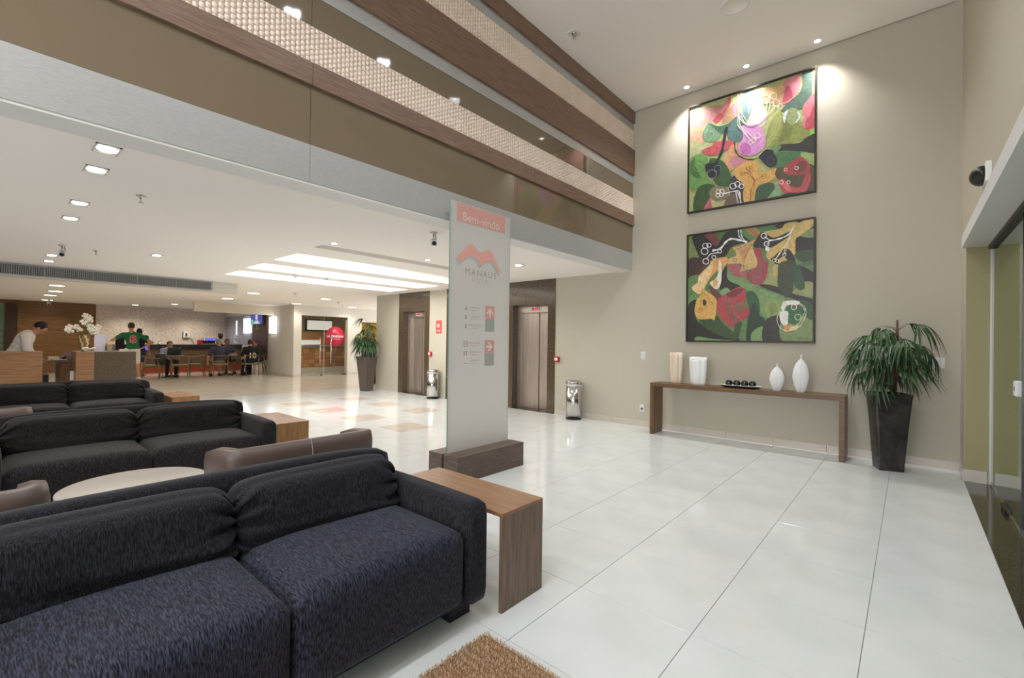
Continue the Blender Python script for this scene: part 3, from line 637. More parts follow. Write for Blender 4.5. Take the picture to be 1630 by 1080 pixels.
for i, (z, ws) in enumerate(((1.67, 'RECEPÇÃO'), (1.58, 'LOUNGE'), (1.49, 'RESTAURANTE'), (1.31, 'ELEVADORES'), (1.22, 'BANHEIROS'), (1.13, 'EVENTOS'))):
    w_ = text_mesh(ws, .028, TXG if i < 3 else PINK, 'direction_text', e, sm(3.265, z + .006))
    bxo('subtitle_line', SX, SX + .001, -.155, -.055, z - .024, z - .019, GRL, e)
    bm = bmesh.new(); k = i % 3
    if i == 3: box(bm, SX, SX + .001, -.245, -.195, z - .03, z - .024); box(bm, SX, SX + .001, -.245, -.195, z + .02, z + .026); box(bm, SX, SX + .001, -.245, -.238, z - .03, z + .026); box(bm, SX, SX + .001, -.202, -.195, z - .03, z + .026); box(bm, SX, SX + .001, -.245, -.195, z - .005, z + .001)
    elif i == 4: [box(bm, SX, SX + .001, q, q + .014, z - .025, z + .02) for q in (-.245, -.215)]
    elif i == 5: box(bm, SX, SX + .001, -.245, -.2, z - .02, z - .012)
    else:
        box(bm, SX, SX + .001, -.235, -.205, z - .02, z - .008); box(bm, SX, SX + .001, -.228, -.212, z - .008, z + .018)
    bm_obj('direction_icon', bm, TXG, e)
for z1, up in ((1.71, True), (1.35, False)):
    bxo('arrow_panel', SX - .001, SX + .0004, .055, .195, z1 - .135, z1, PINK, e); bxo('grey_panel', SX - .001, SX + .0004, .055, .195, z1 - .27, z1 - .138, GRY, e)
    pts = [(0, .045), (.048, -.005), (.048, -.028), (.011, .008), (.011, -.05), (-.011, -.05), (-.011, .008), (-.048, -.028), (-.048, -.005)]
    pts = pts if up else [(z, -y) for y, z in pts]
    bm = bmesh.new(); f = bm.faces.new([bm.verts.new((SX + .0012, .125 + a, z1 - .068 + b_)) for a, b_ in pts]); f.normal_update(); bmesh.ops.triangulate(bm, faces=[f]); bm_obj('arrow', bm, TXW, e)
# ------------------------------------------------------------ sofas
def fabric(name, c1, c2, st=(.8, 1, .14)):
    m = mat(name, c1, .95, col2=c2, nscale=300, ndet=3, stretch=st, ramp=(.38, .72), bump=.45, bscale=220, bdist=.002, sheen=.08, spec=.2)
    return m
M_FAB = fabric('charcoal_weave', (11, 11, 15), (52, 52, 61)); M_FAB2 = fabric('brown_black_weave', (15, 12, 13), (50, 44, 46))
M_FABS = fabric('charcoal_toplit_seat_weave', (16, 16, 23), (72, 72, 92), (.13, 1, .16)); M_FABS2 = fabric('brown_black_toplit_seat_weave', (16, 13, 14), (62, 54, 57), (.13, 1, .16))  # seat copies of the fabrics, colour lightened for light from above
def cushion_bm(sx, sy, sz, r, nx=10, ny=36, nz=10, crown=0.0, puff=0.0, wr=0.0, seed=0, droop=0.0):
    bm = bmesh.new(); H = Vector((sx / 2, sy / 2, sz / 2)); vs = {}
    def key(p): return (round(p[0], 5), round(p[1], 5), round(p[2], 5))
    def vert(p):
        k = key(p)
        if k not in vs: vs[k] = bm.verts.new(p)
        return vs[k]
    def grid(n): return [(-1 + 2 * i / n) for i in range(n + 1)]
    for ax, (a, b), (na, nb) in ((0, (1, 2), (ny, nz)), (1, (0, 2), (nx, nz)), (2, (0, 1), (nx, ny))):
        for sgn in (-1, 1):
            ga, gb = grid(na), grid(nb)
            for i in range(na):
                for j in range(nb):
                    q = []
                    for u, v in ((ga[i], gb[j]), (ga[i + 1], gb[j]), (ga[i + 1], gb[j + 1]), (ga[i], gb[j + 1])):
                        p = [0, 0, 0]; p[ax] = sgn; p[a] = u; p[b] = v; q.append(vert(p))
                    bm.faces.new(q)
    rnd = random.Random(seed); ph = [rnd.uniform(0, 6) for _ in range(8)]
    for v in bm.verts:
        u = v.co.copy(); p = Vector((u.x * H.x, u.y * H.y, u.z * H.z)); inner = Vector((max(-H.x + r, min(H.x - r, p.x)), max(-H.y + r, min(H.y - r, p.y)), max(-H.z + r, min(H.z - r, p.z))))
        d = p - inner
        if d.length > 1e-6: p = inner + d.normalized() * r
        ex = (1 - u.y ** 4) * (1 - u.z ** 4)
        if puff: p.x += math.copysign(1, u.x) * puff * ex * (abs(u.x) ** .5)
        if crown: p.z += crown * max(0, u.z) * (1 - u.y ** 4) * (1 - abs(u.x) ** 3 * .7)
        if droop: p.z -= droop * abs(u.y) ** 6 * max(0, u.z)
        if wr and u.x > .2:
            e_ = max(0, (abs(u.y) - .62) / .38)
            ang = math.atan2(u.z * .6, (1.25 - abs(u.y))); f = math.sin(ang * 11 + ph[0 if u.y < 0 else 1]) + .6 * math.sin(ang * 23 + ph[2])
            p.x += wr * e_ * f * .5; p.x += wr * .5 * math.sin(u.y * 4 + u.z * 3 + ph[3]) * max(0, -u.z)
            p.x += wr * .35 * math.sin(u.z * 15 + u.y * 2.5 + ph[4]) * max(0, -u.z - .15)
        v.co = p
    bmesh.ops.recalc_face_normals(bm, faces=bm.faces); return bm
def sofa(x, y, label, fab, left_arm=True, seed=1):
    e = empty('sofa', (x, y, 0), label=label, cat='sofa', group='dark fabric sofas')
    fs = M_FABS if fab is M_FAB else M_FABS2; aw, sw = .13, .79; Wt = 2 * aw + 2 * sw
    bxo('base_frame', -.90, -.05, -Wt + .03, -.03, .09, .30, fab, e, .01)
    for i, yy in enumerate((-aw / 2, -Wt + aw / 2)):
        bm = cushion_bm(.93, aw, .475, .035, 16, 6, 8, crown=.012); bm_obj('arm', bm, fab, e, True, loc=(-.465, yy, .3275))
        bm = bmesh.new(); r = [(-.915, -.028), (-.03, -.028)]
    bm = cushion_bm(.13, Wt - .03, .615, .045, 4, 30, 8, crown=.01, droop=.03); bm_obj('backrest', bm, fab, e, True, loc=(-.865, -Wt / 2, .40))
    for i in range(2):
        yc = -aw - sw * (i + .5)
        bm = cushion_bm(.66, sw - .004, .345, .05, 20, 26, 10, crown=.028); bm_obj('seat_cushion', bm, fs, e, True, loc=(-.345, yc, .105 + .1725))
        bm = cushion_bm(.21, sw + .05, .34, .09, 10, 64, 26, puff=.04, wr=.036, seed=seed + i * 3, droop=.05); o = bm_obj('back_cushion', bm, fab, e, True, loc=(-.675, yc, .548)); o.rotation_euler = (0, math.radians(-14), 0)
        # seam piping along the seat's front top edge
        bm = bmesh.new(); tube(bm, [(-.031, yc - sw / 2 + .03 + (sw - .06) * k / 14, .432 + .018 * (1 - ((k - 7) / 7) ** 4) * .4) for k in range(15)], .0035, 6); bm_obj('seam', bm, fab, e)
    for lx in (-.14, -.80):
        for ly in (-.06, -Wt + .16): bxo('leg', lx - .04, lx + .04, ly - .10, ly + .03, 0, .095, mat('dark_chrome', (58, 58, 62), .2, .8), e, .002)
    return e
sofa(-1.53, 1.61, 'nearest dark charcoal fabric sofa in the foreground', M_FAB, seed=1)
sofa(-4.42, 1.78, 'middle dark fabric sofa behind the round table', M_FAB2, seed=5)
sofa(-7.76, 1.62, 'farthest dark fabric sofa in front of the reception desk', M_FAB2, seed=9)
# ------------------------------------------------------------ side tables
def side(x, y, w, d, label, solid):
    e = empty('side_table', (x, y, 0), label=label, cat='table')
    MT = mat('table_oak', (134, 96, 64), .3, col2=(156, 116, 80), nscale=4, ndet=8, stretch=(1, 12, 12), dist=.4)
    if solid:
        bxo('tabletop', -w, 0, 0, d, .475, .49, MT, e, .002); bxo('front_panel', -.02, 0, 0, d, 0, .475, MATS['walnut_vertical'] if False else mat('oak_vertical', (132, 96, 58), .35, col2=(160, 120, 78), nscale=4, ndet=8, stretch=(12, 12, .8), dist=.4), e, .002)
        bxo('side_panel', -w, -.02, 0, .02, 0, .475, MATS['oak_vertical'], e, .002); bxo('side_panel', -w, -.02, d - .02, d, 0, .475, MATS['oak_vertical'], e, .002); bxo('back_panel', -w, -w + .02, .02, d - .02, 0, .475, MATS['oak_vertical'], e)
    else:
        bxo('tabletop', -w, 0, 0, d, .472, .49, MT, e, .001); bxo('leg', -.018, 0, 0, d, 0, .472, M_WALNUTZ, e, .001); bxo('leg', -w, -w + .018, 0, d, 0, .472, M_WALNUTZ, e, .001)
        bm = bmesh.new(); box(bm, -w + .002, -.002, -.0008, 0, .471, .4725); box(bm, -.0195, -.0175, -.0008, 0, .0, .472); bm_obj('dark_edge', bm, M_DARK, e)
side(-1.50, 1.67, .87, .325, 'narrow waterfall wood side table right of the nearest sofa', False)
side(-4.70, 1.87, .80, .33, 'boxy wood side table right of the middle sofa', True)
side(-7.78, 1.70, .85, .33, 'boxy wood side table right of the farthest sofa', True)
# ------------------------------------------------------------ round table, armchairs
e = empty('round_table', (-3.62, .62, 0), label='round light grey coffee table between the two front sofas', cat='table')
M_LAM = mat('grey_laminate', (168, 160, 150), .4)
bm = bmesh.new(); lathe(bm, [(.36, 0), (.37, .004), (.37, .022), (.365, .026), (.001, .026)], 64, z=.40); bm_obj('tabletop', bm, M_LAM, e)
bm = bmesh.new(); lathe(bm, [(.25, 0), (.25, .012), (.04, .02), (.035, .40), (.12, .401)], 32); bm_obj('pedestal', bm, M_CHROME, e)
M_LEA = mat('taupe_leather', (88, 73, 66), .42, bump=.15, bscale=200, bdist=.002)
def armchair(x, y, rz, label, arms=False):
    e = empty('armchair', (x, y, 0), rz, label, 'armchair', 'taupe leather armchairs')
    # local: seat faces +x, back at -x
    bm = bmesh.new(); path = []
    for k in range(-2, 3): path.append((-.36, k * .18))
    path = [(-.02, -.46), (-.16, -.455)] + [(-.30 + -.06 * math.sin(t), -.40 + -.055 * math.cos(t)) for t in (0.2, .9, 1.5)] + [(-.36, -.18), (-.36, 0), (-.36, .18)] + [(-.30 - .06 * math.sin(t), .40 + .055 * math.cos(t)) for t in (1.5, .9, .2)] + [(-.16, .455), (-.02, .46)]
    prof = [(-.055, .14), (-.06, .60), (-.045, .655), (0, .665), (.045, .655), (.055, .60), (.05, .14)]
    R = []; n = len(path)
    for i, p in enumerate(path):
        a = Vector(path[max(0, i - 1)]); b = Vector(path[min(n - 1, i + 1)]); d = (b - a).normalized(); nr = Vector((d.y, -d.x)); hs = 1 - (.10 if i in (0, n - 1) else .03 if i in (1, n - 2) else 0)
        R.append([bm.verts.new((p[0] - nr.x * o_, p[1] - nr.y * o_, .14 + (z - .14) * hs)) for o_, z in prof])
    for a, b in zip(R, R[1:]):
        for k in range(len(prof) - 1): bm.faces.new((a[k], b[k], b[k + 1], a[k + 1])).smooth = True
        bm.faces.new((a[-1], b[-1], b[0], a[0]))
    bm.faces.new(R[0]); bm.faces.new(R[-1][::-1]); bmesh.ops.recalc_face_normals(bm, faces=bm.faces); sh = bm_obj('shell_back', bm, M_LEA, e)
    bm = bmesh.new()
    for yy in (0,): tube(bm, [(-.425, yy, .15), (-.427, yy, .60), (-.40, yy, .664), (-.36, yy, .670), (-.31, yy, .655)], .003, 5)
    bm_obj('seam', bm, mat('leather_seam', (150, 138, 128), .6), sh)
    bm = cushion_bm(.62, .78, .24, .05, 10, 12, 6, crown=.02); bm_obj('seat', bm, M_LEA, e, True, loc=(.02, 0, .30))
    for sx in (-.28, .28):
        for sy in (-.34, .34): bm = bmesh.new(); tube(bm, [(sx, sy, .20), (sx, sy, 0)], [.02, .014], 8); bm_obj('leg', bm, M_DARK, e)
armchair(-3.42, 1.43, PI, 'taupe leather armchair with its seamed back to the nearest sofa, right of the round table')
armchair(-3.30, -.31, PI, 'taupe leather armchair behind the left part of the nearest sofa, only its corner showing')
armchair(-4.12, -.36, PI / 2, 'taupe leather armchair at the left edge in front of the middle sofa')
armchair(-6.6, -.22, PI, 'pale topped armchair between the middle and farthest sofas')
# ------------------------------------------------------------ rug
e = empty('shag_rug', (-1.45, 1.50, 0), label='brown shaggy rug with ribbed pile at the bottom edge', cat='rug')
RW, RL = 1.3, 1.7
bxo('backing', 0.01, RW, -RL, -0.01, 0.002, .012, mat('rug_backing', (126, 94, 62), .9), e)
rs = np.random.RandomState(3); gx_, gy_ = np.meshgrid(np.arange(0.004, RW, .0078), np.arange(0.004, RL, .0066)); px_ = gx_.ravel() + rs.uniform(-.004, .004, gx_.size); py_ = -(gy_.ravel() + rs.uniform(-.004, .004, gx_.size))
rowh = .5 + .5 * np.cos(py_ * 2 * PI / .036 + 1.2 * np.sin(px_ * 9) + rs.uniform(-.5, .5, px_.size)); hh = .018 + .011 * rowh * rs.uniform(.6, 1.1, px_.size); keep = rs.rand(px_.size) < .7 + .3 * rowh; px_, py_, hh = px_[keep], py_[keep], hh[keep]; N_ = px_.size
lean = rs.uniform(-.007, .007, (N_, 2)); an = rs.uniform(0, 6.28, N_); V = np.zeros((N_, 7, 3)); r0 = .0027
for k in range(3):
    V[:, k] = np.stack([px_ + r0 * np.cos(an + k * 2.094), py_ + r0 * np.sin(an + k * 2.094), np.full(N_, .010)], 1)
    V[:, 3 + k] = np.stack([px_ + lean[:, 0] * .5 + r0 * .9 * np.cos(an + k * 2.094), py_ + lean[:, 1] * .5 + r0 * .9 * np.sin(an + k * 2.094), hh * .6], 1)
V[:, 6] = np.stack([px_ + lean[:, 0] * 1.3, py_ + lean[:, 1] * 1.3, hh], 1)
tri = []
for k in range(3):
    j = (k + 1) % 3; tri += [(k, j, 3 + j), (k, 3 + j, 3 + k), (3 + k, 3 + j, 6)]
F__ = (np.array(tri)[None] + (np.arange(N_) * 7)[:, None, None]).reshape(-1, 3)
me = bpy.data.meshes.new('pile'); me.vertices.add(N_ * 7); me.vertices.foreach_set('co', V.ravel()); me.loops.add(F__.size); me.loops.foreach_set('vertex_index', F__.ravel()); me.polygons.add(len(F__)); me.polygons.foreach_set('loop_start', np.arange(len(F__)) * 3); me.update(); me.validate()
me.materials.append(mat('rug_pile', (168, 132, 98), .8, col2=(206, 172, 134), nscale=60, sheen=.3)); o = bpy.data.objects.new('pile', me); C.objects.link(o); o.parent = e; o['kind'] = 'stuff'

# ------------------------------------------------------------ reception
M_OAKV = mat('desk_wood_vertical', (112, 82, 56), .4, col2=(140, 106, 76), nscale=5, ndet=8, stretch=(12, 12, .6), dist=.6)
e = empty('reception_desk', (-11.3, -.5, 0), label='long wood reception desk at the left edge with horizontal grain', cat='desk')
bxo('front_panel', -.06, 0, -2, 1.12, 0, 1.03, M_OAK, e, .003); bxo('side_panel', -.70, -.06, 1.08, 1.12, 0, 1.03, M_OAK, e); bxo('counter_top', -.72, .01, -2, 1.13, 1.03, 1.05, M_OAK, e, .003)
e = empty('low_desk', (-12.0, .72, 0), label='lower wood writing desk set back between the two reception counters', cat='desk')
bxo('desktop', -.80, 0, .03, .50, .83, .86, M_OAKV, e, .002); bxo('front_panel', -.05, -.02, .18, .50, 0, .83, M_OAKV, e); bxo('inner_shelf', -.6, -.1, -.03, .03, .0, .60, M_DARK, e)
bxo('side_panel', -.78, -.05, .16, .18, 0, .83, M_OAKV, e)
e = empty('reception_counter', (-11.3, 1.04, 0), label='short reception counter half wood and half speckled brown granite', cat='counter')
bxo('wood_panel', -.70, 0, 0, .245, 0, 1.045, M_OAK, e, .002); bxo('granite_panel', -.70, 0, .247, .845, 0, 1.045, mat('speckled_granite', (66, 54, 43), .3, col2=(108, 94, 78), nscale=55, ndet=6, ramp=(.38, .66)), e, .002); bxo('ledge', -.70, -.02, .01, .84, 1.045, 1.052, mat('pale_ledge', (168, 150, 126), .4), e)
M_PAPER = mat('paper', (222, 214, 198), .8)
for i, (y, z, c, lb) in enumerate(((.86, .861, (220, 212, 196), 'white paper pile lying on the low reception desk'), (.98, .861, (60, 60, 60), 'dark open notebook on the low reception desk'))):
    e = empty('paper_pile' if i == 0 else 'notebook', (-12.12 - .05 * i, y + .02, z), .2, lb, 'papers' if i == 0 else 'notebook')
    for k in range(4): bxo('sheet', -.12 + .01 * k, .08 + .01 * k, -.09, .11 - .01 * k, k * .008, k * .008 + .006, M_PAPER if (k % 2 == 0 or i == 0) else M_DARK, e)
bxo('paper_bundle', -12.60, -12.35, .76, .9, .861, .925, M_PAPER, label='bundle of cream papers at the left end of the low desk', cat='papers')
for (x, y, s, lb) in ((-12.55, 1.0, .9, 'tilted grey display leaning left behind the low desk'), (-12.25, 1.12, 1.0, 'tilted thin display nearer the granite counter')):
    e = empty('tilted_display', (x, y, .88), label=lb, cat='display')
    bm = bmesh.new(); tube(bm, [(0, 0, -.02), (0, 0, .06)], [.06, .02], 12); bm_obj('stand', bm, M_DARK, e)
    p = bxo('screen', -.15, .15, -.20 * s, .20 * s, .055, .075, M_DARK, e, .004); p.rotation_euler = (math.radians(32), 0, 0)
    bxo('screen_edge', .146, .152, -.20 * s, .20 * s, .054, .078, mat('violet_edge', (140, 124, 168), .3), p)
e = empty('pinned_papers', (-11.60, 1.01, .72), label='two white papers pinned at the end of the long desk', cat='papers')
bxo('paper_sheet', -.002, 0, -.02, .05, -.20, -.03, M_PAPER, e); bxo('paper_sheet', -.002, 0, .055, .10, -.20, -.03, M_PAPER, e)
# vase with orchids
e = empty('orchid_vase', (-11.52, 1.16, 1.052), label='swirled gold vase of white orchids on the reception counter', cat='vase')
bm = bmesh.new(); n = 40; R = []
for s, t in ((.05, 0), (.055, .02), (.05, .05), (.072, .16), (.082, .24), (.072, .30), (.066, .31), (.06, .29)):
    R.append([bm.verts.new(((s + .006 * math.sin(5 * (2 * PI * k / n) + t * 14)) * math.cos(2 * PI * k / n), (s + .006 * math.sin(5 * (2 * PI * k / n) + t * 14)) * math.sin(2 * PI * k / n), t)) for k in range(n)])
for i, (a, b) in enumerate(zip(R, R[1:])):
    for k in range(n): f = bm.faces.new((a[k], a[(k + 1) % n], b[(k + 1) % n], b[k])); f.smooth = True; f.material_index = 1 if (k + i * 2) % 8 < 3 else 0
bm.faces.new(R[0][::-1]); bm_obj('vase_body', bm, [mat('gold_glaze', (120, 96, 52), .3, .3), mat('cream_glaze', (206, 186, 140), .3)], e)
rnd = random.Random(5); M_PET = mat('orchid_petal', (236, 228, 206), .6); M_GRN = mat('orchid_green', (66, 84, 34), .5)
bm = bmesh.new()
for st in (((0, -.02, .29), (0, -.10, .42), (0, -.2, .40)), ((0, 0, .29), (0, .02, .45), (0, .05, .60)), ((0, .02, .29), (0, .12, .42), (0, .17, .38))): tube(bm, st, .004, 6)
for k in range(7):
    a = k * .9; c = Vector((.05 * math.cos(a), .06 * math.sin(a), .31)); d = Vector((math.cos(a), math.sin(a), .5)).normalized(); s = d.cross(Vector((0, 0, 1))).normalized(); pr = None
    for t in np.linspace(0, 1, 5):
        p = c + d * .13 * t - Vector((0, 0, .06 * t * t)); w_ = .022 * math.sin(PI * (.1 + .85 * t)); r = [bm.verts.new(p - s * w_), bm.verts.new(p + s * w_)]
        if pr: bm.faces.new((pr[0], pr[1], r[1], r[0]))
        pr = r
bm_obj('stems_and_leaves', bm, M_GRN, e)
for i, (y, z) in enumerate([(-.22, .40), (-.18, .37), (-.15, .43), (-.10, .45), (-.06, .40), (.03, .59), (.07, .63), (.01, .66), (.08, .57), (-.02, .54), (.05, .50), (.10, .46), (.14, .42), (.18, .40), (.13, .35), (.17, .33), (.08, .40), (.20, .46), (-.20, .45)]):
    bm = bmesh.new()
    for k in range(5):
        a = k * 2 * PI / 5 + rnd.random(); ball(bm, (rnd.uniform(-.01, .01), .028 * math.cos(a), .028 * math.sin(a)), .026, .25, 1, .8, 8, Matrix.Rotation(a, 3, 'X'))
    o = bm_obj('orchid_bloom', bm, M_PET, e, True, loc=(rnd.uniform(-.04, .06), y, z))
bm = bmesh.new()
for k in range(9): ball(bm, (rnd.uniform(-.03, .05), rnd.uniform(-.05, .09), rnd.uniform(.02, .07)), .032, 1, 1, .6, 8)
bm_obj('loose_petals', bm, M_PET, None, True, 'small heap of cream petals at the foot of the vase', 'flowers', loc=(-11.40, 1.20, 1.052))
bm = bmesh.new(); pts = [(0, 0), (.14, 0)] ; out = [(-.08, 0), (.075, 0), (.08, .29)] + [(.08 - .16 * t, .29 + .055 * math.sin(PI * min(1, t * 1.0)) * (1 - .35 * t)) for t in np.linspace(.05, .95, 9)] + [(-.08, .27)]
for x in (-.006, .006): bm.faces.new([bm.verts.new((x, a, b)) for a, b in out])
bm.verts.ensure_lookup_table(); n = len(out)
for k in range(n): bm.faces.new((bm.verts[k], bm.verts[(k + 1) % n], bm.verts[n + (k + 1) % n], bm.verts[n + k]))
bmesh.ops.recalc_face_normals(bm, faces=bm.faces); bm_obj('arched_screen', bm, mat('lilac_panel', (206, 198, 212), .4), None, False, 'arched pale lilac panel standing on the granite counter', 'panel', loc=(-11.45, 1.375, 1.052))
e = empty('brochure_holder', (-11.42, 1.53, 1.052), label='clear holder with a cream brochure on the granite counter', cat='holder')
bxo('clear_holder', -.03, .03, -.07, .06, 0, .13, mat('clear_acrylic', (235, 238, 236), .05, trans=.9), e); bxo('brochure', -.006, .004, -.055, .02, .008, .19, mat('brochure', (214, 188, 138), .6), e)
bxo('card_box', -11.55, -11.45, 1.66, 1.74, 1.052, 1.09, M_PAPER, label='small white card box on the granite counter', cat='box')
# ------------------------------------------------------------ cafe bar
M_BAR = mat('bar_front', (88, 68, 50), .35, col2=(104, 82, 62), nscale=3, stretch=(1, .5, 10)); M_BART = mat('bar_top_dark', (40, 36, 36), .2); M_BARR = mat('bar_base_red', (150, 62, 38), .5)
e = empty('bar_counter', (-21.0, 0, 0), label='long dark cafe bar counter with a red base', cat='counter')
bxo('front_panel', -.55, -.02, 3.0, 6.94, .20, .88, M_BAR, e); bxo('red_base', -.55, 0.04, 3.0, 6.94, 0, .20, M_BARR, e); bxo('worktop', -.62, .03, 2.9, 6.94, .88, 1.055, M_BART, e, .004)
e = empty('back_counter', (-22.96, 0, 0), label='dark back counter under the stone mosaic wall', cat='counter')
bxo('cabinet', 0, .5, 2.7, 6.94, 0, 1.0, M_BART, e); bxo('worktop', 0, .52, 2.7, 6.94, 1.0, 1.04, M_DARK, e)
bxo('menu_stand', -21.2, -21.16, 2.95, 3.20, 1.055, 1.30, M_BLACK, label='small black screen at the left end of the bar', cat='screen')
e = empty('paper_dispenser', (-22.96, 5.45, 1.32), label='white box dispenser on the mosaic wall', cat='dispenser')
bxo('body', 0, .10, -.10, .10, 0, .26, M_WHITE, e, .01); bxo('window_slit', .1, .104, -.03, .03, .05, .2, M_DARK, e)
bm = bmesh.new(); tube(bm, [(.04, .08, 0), (.05, .2, -.04), (.1, .26, -.2), (.1, .27, -.27)], .012, 6); bm_obj('hose', bm, M_BLACK, e)
e = empty('tap', (-21.35, 4.22, 1.055), label='slim chrome tap standing on the bar', cat='tap')
bm = bmesh.new(); tube(bm, [(0, 0, 0), (0, 0, .22)], .008, 8); bm_obj('spout', bm, M_CHROME, e); bm = bmesh.new(); lathe(bm, [(.05, 0), (.05, .02), (.01, .06)], 16); bm_obj('base', bm, M_CHROME, e)
bxo('red_box', -21.5, -21.3, 5.48, 5.62, 1.055, 1.24, M_RED, label='red box beside the coffee machine', cat='box', bev=.01)
e = empty('espresso_machine', (-21.4, 5.88, 1.055), label='chrome espresso machine glowing blue on the bar', cat='coffee machine')
bxo('body', -.2, .16, -.22, .22, .14, .27, M_CHROME, e, .015); bxo('blue_panel', .16, .168, -.16, .18, .17, .25, mat('blue_glow', (60, 60, 230), .4, emit=(80, 80, 255), estr=1.6), e); bxo('drip_tray', -.2, .18, -.22, .22, 0, .035, M_CHROME, e, .005)
bxo('back_panel', -.2, -.05, -.22, .22, .035, .14, M_DARK, e); bxo('cup_rail', -.18, .14, -.2, .2, .27, .285, M_STEEL, e)
for y in (-.1, .1): bm = bmesh.new(); tube(bm, [(.08, y, .14), (.08, y, .11)], .03, 12); tube(bm, [(.08, y, .12), (.2, y, .11)], .010, 8); bm_obj('portafilter', bm, M_BLACK, e)
for i in range(4): bm = bmesh.new(); lathe(bm, [(.02, 0), (.03, .05), (.027, .05), (.018, .005)], 12); bm_obj('coffee_cup', bm, M_WHITE, None, True, ['left', 'middle left', 'middle right', 'right'][i] + ' white cup on top of the espresso machine', 'cup', 'cups on the espresso machine', loc=(-21.45 + .05 * (i % 2), 5.76 + i * .08, 1.34))
e = empty('coffee_grinder', (-21.4, 6.28, 1.055), label='black coffee grinder with a tall hopper on the bar', cat='grinder')
bm = bmesh.new(); lathe(bm, [(.08, 0), (.08, .03), (.055, .06), (.06, .2), (.04, .24)], 16); bm_obj('body', bm, M_CHROME, e); bm = bmesh.new(); lathe(bm, [(.04, .24), (.085, .32), (.09, .45), (.08, .46)], 16); bm_obj('bean_hopper', bm, mat('hopper', (44, 26, 20), .2), e)
bm = bmesh.new(); tube(bm, [(.05, 0, .12), (.12, 0, .11)], .015, 8); bm_obj('dosing_spout', bm, M_BLACK, e)
e = empty('display_case', (-21.35, 6.75, 1.055), label='clear glass pastry case on the bar right of the grinder', cat='display case')
bxo('base', -.18, .2, -.3, .3, 0, .03, M_CHROME, e)
bm = bmesh.new()
for a, b in ((-.3, -.18), (-.3, .2), (.3, -.18), (.3, .2)): box(bm, b - .008, b + .008, a - .008, a + .008, .03, .24)
for b in (-.18, .2): box(bm, b - .008, b + .008, -.3, .3, .235, .25)
for a in (-.3, .3): box(bm, -.18, .2, a - .008, a + .008, .235, .25)
bm_obj('frame', bm, mat('case_frame', (170, 160, 150), .3, .5), e)
bxo('glass_front', .196, .2, -.3, .3, .03, .235, mat('case_glass', (240, 244, 244), .02, trans=1.0), e)
# side wall of the cafe: blue grey panel, tv panel, wall lamps and a glowing tube
e = empty('wall_panel', (-21.2, 6.95, 0), label='glossy blue grey wall panel at the end of the bar', cat='panel')
bxo('panel', -1.75, 1.45, -.02, 0, 1.06, 2.27, mat('blue_grey_gloss', (160, 166, 186), .18), e)
e = empty('tv_panel', (-19.05, 6.95, 0), label='tall brown wood panel with the television on it', cat='panel'); bxo('wood_sheet', -.68, .72, -.06, 0, .52, 2.28, mat('tv_wood', (74, 52, 44), .35, col2=(92, 68, 58), nscale=6, stretch=(1, 1, 8)), e)
e = empty('television', (-19.1, 6.89, 1.86), label='wall television showing a blue and green picture', cat='television')
bxo('casing', -.62, .60, -.07, 0, 0, .40, M_BLACK, e, .01)
def scr(name, x0, x1, z0, z1, c, s=1.0): return bxo(name, x0, x1, -.074, -.069, z0, z1, mat('tv_' + name, c, .4, emit=c, estr=s), e)
scr('blue_area', -.58, .56, .02, .38, (66, 72, 150), .8); bm = bmesh.new(); box(bm, -.5, .35, -.076, -.073, .03, .11); box(bm, -.5, -.3, -.076, -.073, .1, .2); bm_obj('green_area', bm, mat('tv_green', (90, 190, 150), .4, emit=(90, 190, 150), estr=.9), e)
bm = bmesh.new(); box(bm, -.08, .12, -.078, -.075, .2, .38); box(bm, -.14, .18, -.078, -.075, .05, .16); bm_obj('pale_figure', bm, mat('tv_pale', (210, 170, 220), .4, emit=(210, 180, 225), estr=.9), e)
bm = bmesh.new(); tube(bm, [(-.1, -.02, 0), (-.12, -.03, -.12), (0, -.03, -.2), (.1, -.03, -.1), (.1, -.02, 0)], .008, 6); bm_obj('cable', bm, M_WHITE, e)
for x, lb in ((-20.3, 'glowing wall lamp left of the television'), (-17.75, 'glowing wall lamp right of the television')):
    e = empty('wall_lamp', (x, 6.94, 1.5), label=lb, cat='lamp'); w_ = .36 if x < -19 else .30
    bxo('backplate', -w_, w_, -.01, .02, 0, .66, M_WHITE, e); bxo('glowing_diffuser', -w_ + .03, w_ - .03, -.07, -.01, .03, .63, mat('wall_lamp_glow', (255, 255, 255), .5, emit=(250, 250, 255), estr=6), e, .02)
e = empty('wall_glow_tube', (-21.55, 6.92, 1.45), label='slim vertical glowing tube on the blue grey panel', cat='lamp')  # bright vertical strip, built as an emissive tube
bm = bmesh.new(); tube(bm, [(0, 0, 0), (0, 0, .62)], .03, 10); bm_obj('glow_tube', bm, mat('tube_glow', (235, 238, 240), .4, emit=(235, 238, 240), estr=.9), e); bm = bmesh.new(); tube(bm, [(0, .02, -.03), (-.2, 0, -.12), (-.2, 0, -.3), (.1, 0, -.34)], .025, 8); bm_obj('bracket_arm', bm, M_WHITE, e)
